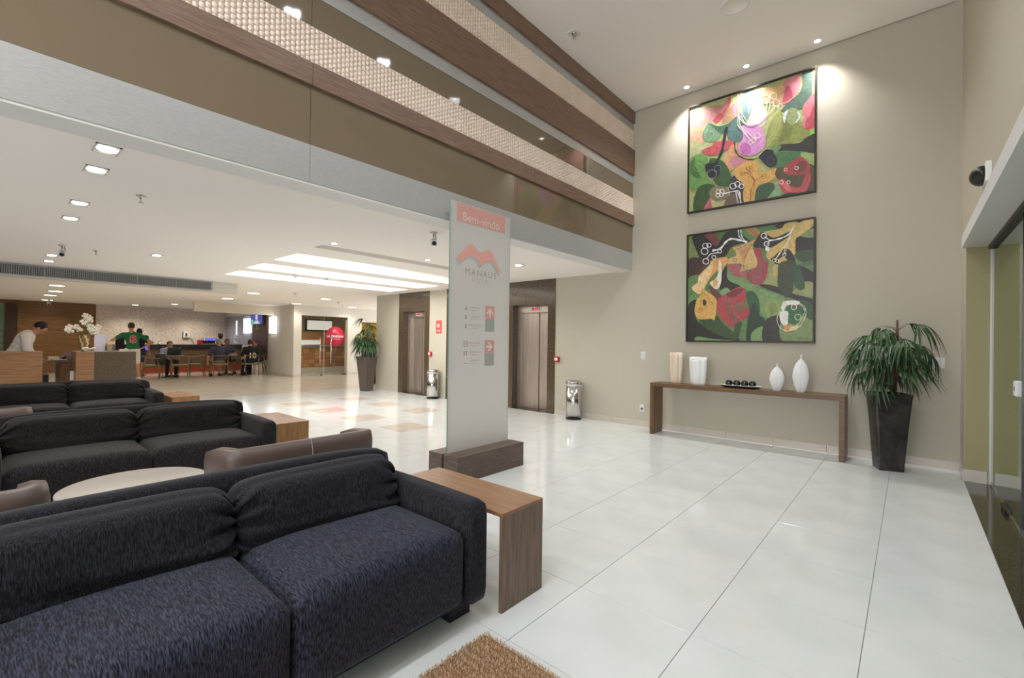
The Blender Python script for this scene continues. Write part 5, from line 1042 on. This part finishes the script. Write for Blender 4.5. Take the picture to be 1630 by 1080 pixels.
PAINT1 = [["f",[172,176,108],[[0,1000],[1000,1000],[1000,0],[0,0]],1],["f",[176,190,120],[[15,978],[358,983],[420,911],[422,724],[259,733],[17,793]],0],["f",[204,138,124],[[15,949],[192,947],[334,900],[297,817],[181,799],[115,766],[17,787]],0],["f",[196,150,112],[[17,793],[128,762],[143,643],[104,571],[18,622]],0],["f",[170,176,120],[[18,679],[170,580],[185,452],[20,508]],0],["f",[168,128,92],[[359,878],[408,915],[428,802],[385,762],[297,756],[315,838]],0],["f",[206,128,140],[[383,896],[422,910],[426,776],[403,783],[384,843]],0],["f",[206,130,132],[[147,879],[180,903],[258,898],[308,935],[327,976],[364,973],[356,892],[303,835],[220,828],[161,849]],0],["f",[198,70,72],[[348,976],[365,975],[359,891],[315,845],[303,815],[296,858],[336,899]],0],["f",[190,48,66],[[296,855],[307,814],[259,774],[227,790],[220,821],[258,850]],0],["f",[222,190,200],[[551,866],[620,804],[650,679],[576,637],[506,685],[528,769]],0],["f",[196,206,150],[[538,964],[619,965],[631,839],[609,769],[551,840]],0],["f",[100,132,132],[[465,975],[550,968],[542,843],[505,737],[470,736]],0],["f",[132,160,164],[[509,959],[548,964],[539,870],[511,775],[502,843]],0],["f",[70,104,86],[[129,703],[181,799],[259,747],[348,747],[421,791],[469,788],[494,662],[447,557],[362,582],[323,673],[235,631],[150,642]],0],["f",[110,150,110],[[136,701],[181,787],[249,709],[288,657],[235,615],[150,642]],0],["f",[84,116,112],[[348,706],[433,773],[482,719],[471,603],[423,551],[349,612]],0],["f",[196,152,100],[[608,934],[776,935],[770,792],[665,814],[620,855]],0],["f",[214,170,90],[[675,932],[769,936],[766,887],[687,896]],0],["f",[132,142,62],[[667,623],[732,716],[771,666],[766,567],[893,590],[994,523],[990,458],[842,440],[680,447],[635,466]],0],["f",[150,158,80],[[689,641],[738,714],[757,658],[734,552],[668,457],[646,469]],0],["f",[112,122,58],[[776,639],[830,585],[820,489],[735,463],[756,545]],0],["f",[204,134,194],[[458,686],[553,683],[622,598],[643,502],[612,433],[532,410],[448,451],[430,523],[471,590]],0],["f",[186,88,172],[[448,515],[483,534],[522,497],[531,442],[496,423],[454,455]],0],["f",[220,120,134],[[774,965],[858,977],[890,935],[872,843],[807,779],[759,783],[769,879]],0],["f",[196,56,88],[[793,921],[822,879],[837,816],[781,788],[762,797],[777,864]],0],["f",[84,110,96],[[900,986],[976,980],[970,784],[933,700],[840,703],[754,722],[807,779],[880,828],[902,905]],0],["f",[204,204,112],[[969,980],[996,979],[997,774],[968,796]],0],["f",[212,98,112],[[992,776],[999,509],[944,511],[905,550],[913,621],[904,697],[942,757]],0],["f",[186,44,66],[[973,698],[990,620],[987,513],[924,527],[931,603],[954,620]],0],["f",[136,150,92],[[808,716],[850,715],[884,667],[878,607],[830,583],[796,633]],0],["f",[188,206,204],[[804,715],[774,700],[768,654],[779,613],[789,660]],0],["f",[188,206,204],[[867,687],[890,646],[880,607],[849,584],[876,633]],0],["f",[112,196,48],[[960,497],[993,511],[993,457],[953,460]],0],["f",[66,116,68],[[708,376],[900,341],[890,234],[791,238],[714,264]],0],["f",[146,174,96],[[900,338],[998,320],[997,207],[942,223],[905,281]],0],["f",[58,60,54],[[680,396],[724,441],[800,435],[884,422],[940,454],[997,457],[998,315],[895,349],[779,386]],0],["f",[94,136,86],[[680,441],[724,448],[757,420],[691,374]],0],["f",[186,46,62],[[124,565],[209,583],[235,611],[324,599],[386,575],[384,535],[300,504],[223,497],[151,523]],0],["f",[204,140,92],[[374,538],[423,551],[436,454],[532,377],[562,343],[425,338],[352,316],[320,377],[338,481]],0],["f",[192,122,132],[[357,395],[424,438],[532,364],[509,337],[413,334]],0],["f",[100,152,70],[[20,494],[77,536],[158,508],[191,409],[173,303],[239,220],[134,215],[18,247]],0],["f",[72,116,60],[[25,478],[64,514],[64,441],[120,315],[66,328],[24,394]],0],["f",[62,92,52],[[191,464],[301,423],[364,313],[390,186],[290,192],[225,277]],0],["f",[58,90,48],[[62,5],[54,105],[94,223],[174,245],[252,200],[214,115],[143,0]],0],["f",[184,80,92],[[143,0],[188,93],[217,117],[237,0]],0],["f",[182,182,116],[[217,115],[329,133],[344,62],[324,0],[235,0]],0],["f",[130,120,88],[[194,161],[226,202],[303,195],[356,140],[344,76],[266,64],[212,102]],0],["f",[66,66,72],[[359,193],[389,264],[438,245],[477,167],[491,0],[426,0],[379,82]],0],["f",[112,90,76],[[324,0],[339,77],[391,109],[430,72],[431,0]],0],["f",[44,48,58],[[317,702],[345,710],[327,605],[303,490],[265,418],[291,357],[264,293],[199,294],[159,376],[165,430],[237,425],[287,521],[305,625]],0],["s",[176,192,190],4,[[253,315],[246,293],[227,284],[203,289],[183,308],[175,333],[183,354],[202,364],[226,358],[246,339],[253,315]]],["s",[150,170,168],3,[[291,357],[286,342],[272,335],[255,339],[240,353],[235,371],[240,387],[254,393],[272,389],[286,375],[291,357]]],["s",[44,48,58],11,[[401,564],[409,488],[449,422],[532,374],[624,376]]],["f",[43,46,60],[[590,378],[613,408],[646,431],[693,414],[708,376],[730,324],[714,273],[670,275],[630,320],[613,350]],0],["s",[84,92,110],4,[[707,319],[702,304],[689,296],[673,301],[659,314],[654,333],[659,349],[672,356],[689,352],[702,338],[707,319]]],["f",[206,152,42],[[407,329],[449,339],[485,369],[544,361],[593,310],[593,258],[648,242],[726,252],[722,190],[671,150],[594,142],[584,80],[559,0],[489,0],[473,103],[485,166],[414,248]],0],["s",[140,84,30],7,[[563,181],[533,259],[497,307]]],["s",[140,84,30],7,[[563,181],[510,265],[456,264]]],["s",[140,84,30],6,[[563,181],[603,204],[637,209]]],["s",[140,84,30],8,[[563,181],[535,103],[530,0]]],["s",[140,84,30],5,[[563,175],[552,86],[512,0]]],["s",[128,76,30],4,[[526,298],[523,288],[515,284],[504,286],[496,295],[493,306],[496,315],[504,319],[514,317],[523,309],[526,298]]],["s",[128,76,30],4,[[484,265],[481,256],[473,252],[463,254],[456,262],[452,272],[455,281],[463,285],[473,283],[481,275],[484,265]]],["s",[128,76,30],4,[[654,203],[651,193],[642,188],[632,191],[623,199],[620,211],[623,221],[632,225],[642,223],[651,214],[654,203]]],["s",[128,76,30],4,[[546,302],[543,295],[537,291],[529,293],[522,300],[520,308],[522,316],[529,319],[537,317],[543,311],[546,302]]],["f",[58,88,58],[[581,119],[649,143],[699,134],[718,77],[650,12],[593,0],[565,12]],0],["f",[122,162,112],[[656,1],[707,79],[737,148],[764,130],[752,17]],0],["f",[86,76,50],[[726,249],[791,248],[992,211],[999,0],[938,0],[737,158]],0],["f",[164,34,42],[[778,237],[833,287],[895,305],[955,230],[949,159],[896,159],[802,183]],0],["f",[120,52,46],[[844,223],[906,269],[937,231],[927,185],[875,178]],0],["f",[182,40,48],[[741,148],[781,151],[834,77],[897,63],[925,142],[963,146],[940,30],[866,1],[792,29],[752,82]],0],["f",[208,80,74],[[759,118],[786,119],[835,52],[803,47]],0],["s",[226,200,196],7,[[774,125],[772,117],[766,113],[758,115],[751,122],[748,131],[751,139],[757,142],[765,141],[772,134],[774,125]]],["s",[226,200,196],7,[[822,114],[820,107],[815,104],[807,105],[801,111],[799,119],[801,127],[807,130],[814,128],[820,122],[822,114]]],["s",[220,160,160],8,[[801,223],[799,217],[794,214],[787,215],[782,221],[780,228],[782,235],[787,238],[794,236],[799,231],[801,223]]],["s",[220,190,190],8,[[878,217],[876,210],[870,207],[863,208],[857,215],[855,223],[857,230],[863,233],[870,231],[876,225],[878,217]]],["f",[44,44,52],[[752,1],[798,29],[897,11],[887,0]],0],["s",[236,226,206],8,[[426,978],[425,869],[439,772],[482,703],[553,670],[610,691],[641,746],[652,832]]],["s",[236,226,206],6,[[446,976],[452,860],[457,766],[506,682],[576,671],[657,721],[712,776]]],["s",[240,214,200],6,[[461,973],[459,858],[469,775],[517,694],[587,686],[649,730],[676,823]]],["s",[236,226,206],7,[[431,801],[429,702],[483,620],[536,532]]],["s",[236,226,206],6,[[440,771],[448,689],[506,619],[560,545]]],["s",[236,226,196],6,[[671,851],[665,834],[650,827],[631,833],[616,850],[610,872],[615,889],[630,896],[649,889],[665,872],[671,851]]],["s",[236,226,196],6,[[722,856],[718,842],[706,836],[691,841],[679,855],[674,873],[678,887],[690,892],[706,887],[718,873],[722,856]]],["s",[236,226,196],6,[[745,790],[740,776],[728,770],[714,775],[701,789],[697,806],[701,820],[713,826],[728,821],[740,807],[745,790]]],["s",[236,226,196],6,[[765,758],[761,747],[752,743],[741,747],[731,757],[728,771],[731,781],[740,786],[752,782],[761,771],[765,758]]],["s",[236,226,196],6,[[601,564],[597,552],[587,547],[574,551],[563,562],[559,576],[563,588],[574,593],[586,589],[597,578],[601,564]]],["s",[236,226,196],6,[[571,533],[568,523],[559,518],[549,521],[540,531],[536,543],[540,553],[548,557],[559,554],[568,544],[571,533]]],["s",[236,226,196],6,[[545,521],[542,511],[534,507],[523,510],[515,519],[512,530],[515,539],[523,543],[533,540],[542,532],[545,521]]],["s",[236,226,196],6,[[647,838],[644,829],[636,826],[627,829],[619,838],[615,849],[618,858],[626,862],[636,858],[644,849],[647,838]]],["s",[244,242,238],9,[[316,124],[415,128],[447,108],[455,0]]],["s",[244,242,238],7,[[415,128],[438,0]]],["s",[244,242,238],6,[[430,118],[467,0]]],["s",[244,242,238],7,[[417,171],[413,157],[401,151],[385,154],[373,166],[368,182],[373,196],[385,202],[400,199],[412,187],[417,171]]],["s",[244,242,238],7,[[451,180],[447,167],[436,162],[423,164],[412,175],[407,189],[411,202],[422,208],[436,205],[447,194],[451,180]]],["s",[244,242,238],7,[[480,156],[476,145],[467,140],[455,143],[445,152],[441,165],[445,176],[455,181],[466,178],[476,169],[480,156]]],["s",[244,242,238],7,[[291,147],[287,137],[278,132],[266,134],[256,143],[252,155],[256,166],[266,171],[277,168],[287,159],[291,147]]],["s",[244,242,238],7,[[321,145],[318,135],[309,130],[298,133],[289,141],[286,152],[289,162],[298,167],[309,165],[318,156],[321,145]]],["s",[244,242,238],7,[[287,117],[284,107],[275,102],[264,104],[255,113],[251,124],[255,134],[264,139],[275,137],[284,128],[287,117]]],["s",[244,242,238],7,[[314,117],[311,108],[303,103],[292,105],[284,113],[281,124],[284,133],[292,137],[302,135],[311,127],[314,117]]],["s",[150,190,150],3,[[235,741],[229,723],[212,715],[191,722],[174,739],[167,761],[173,780],[190,787],[211,780],[228,763],[235,741]]],["s",[150,190,150],3,[[228,674],[221,653],[201,645],[177,652],[157,672],[149,697],[156,718],[176,727],[200,720],[220,700],[228,674]]],["s",[70,120,60],4,[[151,405],[140,374],[111,360],[74,368],[43,397],[31,435],[43,466],[73,480],[109,471],[139,442],[151,405]]],["s",[120,170,90],4,[[139,401],[131,380],[111,370],[86,376],[66,396],[58,421],[65,443],[86,452],[111,446],[131,427],[139,401]]]]
PAINT2 = [["f",[98,132,70],[[0,1000],[1000,1000],[1000,0],[0,0]],1],["f",[122,138,72],[[9,987],[57,986],[68,889],[110,810],[110,768],[11,765]],0],["f",[72,112,48],[[247,975],[328,977],[318,911],[271,911]],0],["f",[84,132,60],[[467,977],[591,981],[612,921],[592,878],[541,840],[489,870]],0],["f",[110,128,50],[[316,845],[446,873],[510,832],[415,809],[383,742],[351,722],[306,739]],0],["f",[44,44,38],[[50,985],[155,988],[225,968],[276,898],[304,930],[337,976],[424,981],[467,942],[536,861],[447,858],[382,837],[339,771],[261,732],[181,686],[128,746],[67,889]],0],["f",[122,52,52],[[153,982],[247,981],[277,886],[248,866],[196,927]],0],["f",[66,46,36],[[11,765],[110,779],[227,736],[228,651],[112,619],[13,596]],0],["f",[96,56,40],[[146,695],[227,711],[228,651],[129,611]],0],["f",[92,134,74],[[13,594],[112,615],[52,543],[65,505],[14,459]],0],["f",[106,150,88],[[8,396],[90,454],[113,502],[131,451],[90,380],[8,328]],0],["f",[66,118,52],[[591,981],[734,983],[744,937],[632,943]],0],["f",[44,36,32],[[734,983],[992,984],[994,722],[864,743],[845,832],[797,938],[749,940]],0],["f",[128,146,90],[[922,897],[990,908],[991,839],[899,863]],0],["f",[48,76,40],[[864,734],[992,736],[991,627],[892,664]],0],["f",[72,106,60],[[874,633],[992,658],[993,626],[892,610]],0],["f",[44,36,32],[[869,632],[991,558],[988,475],[902,488],[847,560]],0],["f",[150,154,92],[[902,490],[988,477],[984,370],[848,405],[880,449]],0],["f",[152,158,88],[[642,860],[731,792],[757,590],[753,469],[555,494],[645,578],[676,687]],0],["f",[116,152,86],[[346,580],[373,637],[470,593],[555,488],[705,416],[790,365],[767,201],[638,226],[555,414],[471,477],[363,532]],0],["f",[50,38,34],[[595,495],[715,474],[829,409],[986,346],[981,302],[802,383],[676,443]],0],["f",[50,44,36],[[346,675],[358,556],[461,484],[364,437],[325,475],[286,478],[307,608]],0],["f",[120,160,96],[[287,442],[342,486],[386,436],[320,416]],0],["f",[134,158,82],[[648,271],[657,350],[706,372],[766,311],[757,223],[688,203]],0],["f",[120,140,60],[[677,284],[692,328],[726,326],[745,270],[707,238]],0],["f",[52,50,42],[[6,315],[90,390],[77,269],[140,157],[401,57],[439,10],[118,10],[7,2]],0],["f",[62,84,44],[[116,182],[243,252],[323,166],[444,53],[412,22],[268,71]],0],["f",[44,90,46],[[498,417],[555,439],[599,377],[613,275],[598,184],[558,105],[516,151],[528,289]],0],["f",[36,62,38],[[517,140],[541,289],[579,342],[603,241],[650,197],[641,136],[564,91],[551,11],[514,11],[509,92]],0],["f",[122,158,88],[[558,91],[639,133],[642,8],[551,7]],0],["f",[122,162,92],[[103,49],[234,29],[433,10],[106,7]],0],["f",[60,84,44],[[421,153],[474,175],[454,59],[433,10],[412,12]],0],["f",[54,50,42],[[647,170],[728,228],[779,181],[784,9],[640,8]],0],["f",[126,146,84],[[780,192],[982,189],[981,11],[781,9]],0],["f",[42,82,42],[[885,351],[983,304],[982,185],[927,221],[877,276]],0],["f",[112,62,52],[[201,508],[264,470],[349,343],[288,344],[219,446]],0],["f",[174,28,42],[[265,371],[364,439],[440,482],[495,458],[506,382],[499,334],[538,266],[508,207],[432,174],[400,127],[323,190],[277,263]],0],["f",[136,80,58],[[337,379],[398,374],[390,294],[458,208],[421,162],[355,260]],0],["f",[136,92,60],[[417,338],[494,346],[501,288],[442,255],[411,291]],0],["f",[120,40,42],[[342,427],[450,469],[482,453],[397,394]],0],["s",[196,40,50],9,[[360,366],[419,369],[387,318],[420,246],[453,211]]],["f",[164,80,84],[[356,689],[448,674],[514,589],[494,559],[395,597]],0],["f",[158,28,44],[[567,802],[615,787],[636,703],[668,663],[657,552],[606,488],[544,516],[504,590],[533,622]],0],["f",[150,66,64],[[525,598],[575,721],[622,693],[619,546],[567,514]],0],["f",[176,122,48],[[493,981],[573,980],[614,921],[592,881],[540,926]],0],["f",[206,166,92],[[404,834],[489,852],[592,892],[607,905],[552,827],[589,697],[576,641],[512,626],[457,618],[467,681],[353,696],[359,733],[424,761],[406,810]],0],["f",[196,140,70],[[447,794],[551,850],[511,751],[475,686],[469,733]],0],["s",[128,84,36],5,[[592,887],[511,786],[480,650]]],["s",[128,84,36],5,[[592,887],[489,835],[436,818]]],["s",[128,84,36],5,[[519,975],[561,928],[597,887]]],["s",[128,84,36],5,[[545,977],[576,932],[602,888]]],["s",[120,80,34],4,[[462,821],[459,812],[452,807],[442,809],[435,815],[432,825],[435,833],[442,838],[451,837],[459,830],[462,821]]],["s",[120,80,34],4,[[442,800],[439,792],[432,787],[424,788],[417,795],[414,803],[417,812],[423,816],[432,815],[439,809],[442,800]]],["s",[120,80,34],4,[[431,719],[428,711],[421,706],[411,707],[404,713],[401,723],[404,732],[411,736],[420,735],[428,729],[431,719]]],["s",[120,80,34],4,[[516,644],[513,636],[506,631],[497,632],[490,638],[487,647],[489,656],[497,661],[506,660],[513,654],[516,644]]],["s",[120,80,34],4,[[488,632],[486,625],[479,620],[471,621],[465,627],[463,635],[465,642],[471,646],[479,646],[485,640],[488,632]]],["f",[44,40,36],[[560,835],[604,922],[652,929],[713,873],[816,906],[829,878],[673,789],[613,805],[572,810]],0],["f",[196,166,68],[[642,937],[759,944],[796,982],[878,981],[871,935],[816,908],[713,877],[654,919]],0],["f",[200,168,74],[[688,784],[826,876],[860,950],[935,991],[990,984],[988,935],[901,865],[865,838],[862,719],[819,735],[752,655],[676,696],[655,743]],0],["f",[214,182,90],[[926,982],[986,981],[971,932],[899,879],[881,892]],0],["f",[42,40,34],[[688,695],[713,717],[741,747],[798,778],[847,723],[863,640],[799,661],[744,644]],0],["f",[200,170,80],[[742,680],[780,709],[810,673],[799,630],[761,634]],0],["f",[192,170,84],[[708,639],[742,647],[758,579],[733,552],[709,572]],0],["f",[60,66,38],[[752,655],[829,671],[876,622],[853,494],[841,397],[802,371],[781,409],[744,467],[741,547]],0],["f",[40,82,42],[[851,590],[892,621],[928,488],[923,433],[885,433],[855,481]],0],["f",[216,150,56],[[216,737],[341,755],[353,708],[309,643],[264,633],[219,589],[174,519],[142,509],[205,639]],0],["f",[230,192,128],[[112,610],[204,702],[229,735],[228,651],[174,519],[137,449],[90,451],[46,504],[100,549]],0],["f",[228,220,204],[[215,543],[274,599],[282,730],[302,704],[306,560],[286,487],[252,478],[211,529]],0],["f",[224,170,90],[[229,542],[268,575],[275,515],[247,492]],0],["f",[216,162,42],[[137,500],[186,458],[259,393],[268,321],[251,201],[221,209],[116,211],[77,269],[90,377],[130,437]],0],["f",[60,60,50],[[152,389],[180,369],[173,332],[150,340]],0],["s",[140,96,30],4,[[143,475],[132,378],[121,292]]],["s",[140,96,30],4,[[155,450],[202,386],[225,355]]],["s",[140,96,30],4,[[234,349],[232,340],[224,335],[215,335],[207,341],[205,350],[207,359],[215,364],[224,363],[231,357],[234,349]]],["s",[140,96,30],4,[[138,286],[135,276],[126,270],[116,271],[108,277],[104,287],[107,296],[116,302],[126,301],[134,295],[138,286]]],["s",[140,96,30],4,[[148,301],[146,294],[140,290],[133,291],[127,295],[124,302],[127,309],[132,313],[140,312],[146,308],[148,301]]],["f",[40,104,48],[[812,298],[886,299],[915,232],[878,155],[813,178]],0],["f",[232,230,222],[[769,286],[785,337],[841,345],[895,335],[886,308],[814,306],[786,263]],0],["f",[232,228,220],[[763,256],[814,257],[820,210],[806,131],[763,181]],0],["f",[206,140,40],[[802,147],[852,138],[825,90],[787,101]],0],["f",[224,200,120],[[841,130],[889,141],[874,108],[832,103]],0],["s",[236,230,190],5,[[769,264],[741,215],[751,143],[795,101],[855,105],[905,141],[941,231],[931,285],[899,320]]],["s",[236,230,190],4,[[886,319],[927,274],[927,231],[892,157],[841,120]]],["s",[240,236,226],6,[[877,289],[873,277],[864,270],[853,270],[843,278],[840,290],[843,302],[852,310],[864,309],[873,301],[877,289]]],["s",[232,232,180],5,[[908,208],[904,194],[893,186],[880,186],[870,195],[865,209],[869,223],[880,231],[893,231],[903,222],[908,208]]],["s",[180,120,60],4,[[871,292],[869,285],[864,281],[857,281],[851,286],[849,293],[851,301],[857,305],[863,305],[869,300],[871,292]]],["s",[234,232,234],20,[[510,864],[457,888],[382,910],[338,888],[294,836],[226,826]]],["s",[234,232,234],9,[[440,981],[446,928],[467,896]]],["s",[234,232,234],9,[[461,980],[465,931],[489,881]]],["s",[234,232,234],9,[[283,802],[215,798],[183,765]]],["s",[234,232,234],8,[[189,874],[184,861],[173,854],[158,855],[147,865],[142,880],[146,893],[158,900],[172,898],[184,888],[189,874]]],["s",[234,232,234],8,[[215,876],[212,866],[203,860],[191,862],[182,870],[178,881],[182,892],[191,897],[202,896],[212,888],[215,876]]],["s",[234,232,234],8,[[190,825],[185,808],[170,799],[151,801],[136,814],[129,832],[135,849],[150,858],[169,856],[184,843],[190,825]]],["s",[234,232,234],8,[[197,733],[192,718],[180,710],[164,712],[151,723],[146,738],[151,753],[163,761],[179,759],[192,748],[197,733]]],["s",[234,232,234],8,[[257,762],[254,753],[246,747],[235,749],[227,756],[223,766],[226,776],[235,781],[246,780],[254,773],[257,762]]],["s",[234,232,234],8,[[304,811],[301,802],[294,797],[284,798],[276,805],[273,815],[276,824],[284,829],[293,827],[301,821],[304,811]]],["s",[234,232,234],14,[[672,856],[740,858],[816,885],[848,941]]],["s",[234,232,234],8,[[642,894],[677,855],[661,824]]],["s",[234,232,234],8,[[657,897],[653,885],[643,879],[631,881],[621,890],[617,903],[621,915],[631,922],[643,920],[653,911],[657,897]]],["s",[234,232,234],8,[[676,827],[673,816],[664,811],[653,812],[644,820],[641,832],[644,843],[653,849],[664,847],[673,839],[676,827]]],["f",[228,232,222],[[651,803],[675,802],[683,782],[665,765],[651,780]],0],["s",[232,214,160],12,[[855,956],[826,868],[798,806],[751,734],[722,688]]],["s",[232,214,160],8,[[830,856],[798,795],[785,728]]],["s",[232,214,160],6,[[844,941],[817,825],[794,729]]],["s",[236,230,200],5,[[727,684],[725,676],[719,672],[711,673],[705,678],[702,687],[704,694],[711,699],[719,698],[725,692],[727,684]]],["s",[236,230,200],5,[[750,675],[747,668],[742,664],[735,664],[729,670],[726,677],[729,684],[734,688],[742,688],[747,682],[750,675]]],["s",[236,230,200],5,[[799,720],[797,713],[791,709],[784,710],[778,715],[776,723],[778,730],[784,734],[791,733],[796,728],[799,720]]],["s",[50,50,40],3,[[870,35],[883,47],[893,34],[906,44],[920,34],[933,43]]],["s",[50,50,40],3,[[942,36],[949,45],[951,34]]]]

# ------------------------------------------------------------ paintings
def spl(pts, closed, k):
    n = len(pts); out = []
    for i in (range(n) if closed else range(n - 1)):
        p0 = pts[(i - 1) % n] if closed or i > 0 else pts[0]; p1 = pts[i]; p2 = pts[(i + 1) % n]; p3 = pts[(i + 2) % n] if closed or i + 2 < n else pts[-1]
        for j in range(k):
            t = j / k; out.append(tuple(.5 * ((2 * b) + (c - a) * t + (2 * a - 5 * b + 4 * c - d) * t * t + (3 * b - a - 3 * c + d) * t ** 3) for a, b, c, d in zip(p0, p1, p2, p3)))
    if not closed: out.append(tuple(pts[-1]))
    return out
m = bpy.data.materials.new('painted_canvas'); m.use_nodes = True; nt = m.node_tree; b = nt.nodes['Principled BSDF']; b.inputs['Roughness'].default_value = .38
at = nt.nodes.new('ShaderNodeAttribute'); at.attribute_name = 'paint'; tc = nt.nodes.new('ShaderNodeTexCoord')
nz = nt.nodes.new('ShaderNodeTexNoise'); nz.inputs['Scale'].default_value = 9; nz.inputs['Detail'].default_value = 6; nz.inputs['Distortion'].default_value = 2.5; nt.links.new(tc.outputs['Object'], nz.inputs[0])
hs = nt.nodes.new('ShaderNodeHueSaturation'); mr = nt.nodes.new('ShaderNodeMapRange'); mr.inputs[1].default_value = .3; mr.inputs[2].default_value = .7; mr.inputs[3].default_value = .80; mr.inputs[4].default_value = 1.2; hs.inputs['Saturation'].default_value = .86
nt.links.new(nz.outputs['Fac'], mr.inputs[0]); nt.links.new(mr.outputs[0], hs.inputs['Value']); nt.links.new(at.outputs['Color'], hs.inputs['Color']); nt.links.new(hs.outputs[0], b.inputs['Base Color'])
M_PAINT = m
def painting(data, zb, label):
    x0, W_, H_ = -2.54, 1.63, 1.61
    e = empty('painting', (x0 + W_ / 2, YW, zb + H_ / 2), label=label, cat='painting')
    fr = mat('painting_frame', (42, 34, 28), .4); fw, a, c = .022, W_ / 2, H_ / 2
    for n_, q in (('frame_bar', (-a, a, -c, -c + fw)), ('frame_bar', (-a, a, c - fw, c)), ('frame_bar', (-a, -a + fw, -c + fw, c - fw)), ('frame_bar', (a - fw, a, -c + fw, c - fw))):
        bxo(n_, q[0], q[1], -.055, 0, q[2], q[3], fr, e, .002)
    bxo('canvas', -a + fw, a - fw, -.030, -.004, -c + fw, c - fw, mat('canvas_green', (150, 160, 96), .6), e)
    bm = bmesh.new(); cl = bm.loops.layers.float_color.new('paint'); L = [min(a - fw, c - fw)]; y = -.031
    def P(u, v): return (max(-a + fw, min(a - fw, (u / 1000 - .5) * W_)), max(-c + fw, min(c - fw, (v / 1000 - .5) * H_)))
    for s in data:
        y -= .00012; col = s2l(s[1])
        if s[0] == 'f':
            pts = [P(*p) for p in (s[2] if s[3] else spl(s[2], True, 5))]; q = [pts[0]]
            for p in pts[1:]:
                if abs(p[0] - q[-1][0]) + abs(p[1] - q[-1][1]) > 1e-4: q.append(p)
            if abs(q[0][0] - q[-1][0]) + abs(q[0][1] - q[-1][1]) < 1e-4: q.pop()
            f = bm.faces.new([bm.verts.new((p[0], y, p[1])) for p in q]); f.normal_update(); fs = bmesh.ops.triangulate(bm, faces=[f], ngon_method='EAR_CLIP')['faces']
        else:
            pts = [P(*p) for p in spl(s[3], False, 4)]; w_ = s[2] * .00085; pr = None; fs = []
            for i, p in enumerate(pts):
                q0, q1 = Vector(pts[max(0, i - 1)]), Vector(pts[min(len(pts) - 1, i + 1)]); d = (q1 - q0); d = d.normalized() if d.length > 1e-6 else Vector((1, 0)); n_ = Vector((-d.y, d.x)) * w_ * (.75 + .25 * math.sin(i * 1.7))
                r = [bm.verts.new((p[0] - n_.x, y, p[1] - n_.y)), bm.verts.new((p[0] + n_.x, y, p[1] + n_.y))]
                if pr: fs.append(bm.faces.new((pr[0], pr[1], r[1], r[0])))
                pr = r
        for f in fs:
            for lp in f.loops: lp[cl] = col
    bm_obj('painted_flowers', bm, M_PAINT, e)
painting(PAINT1, 3.30, 'upper square abstract painting with a magenta flower and red blooms')
painting(PAINT2, 1.37, 'lower square abstract painting with a red tulip and yellow flowers')
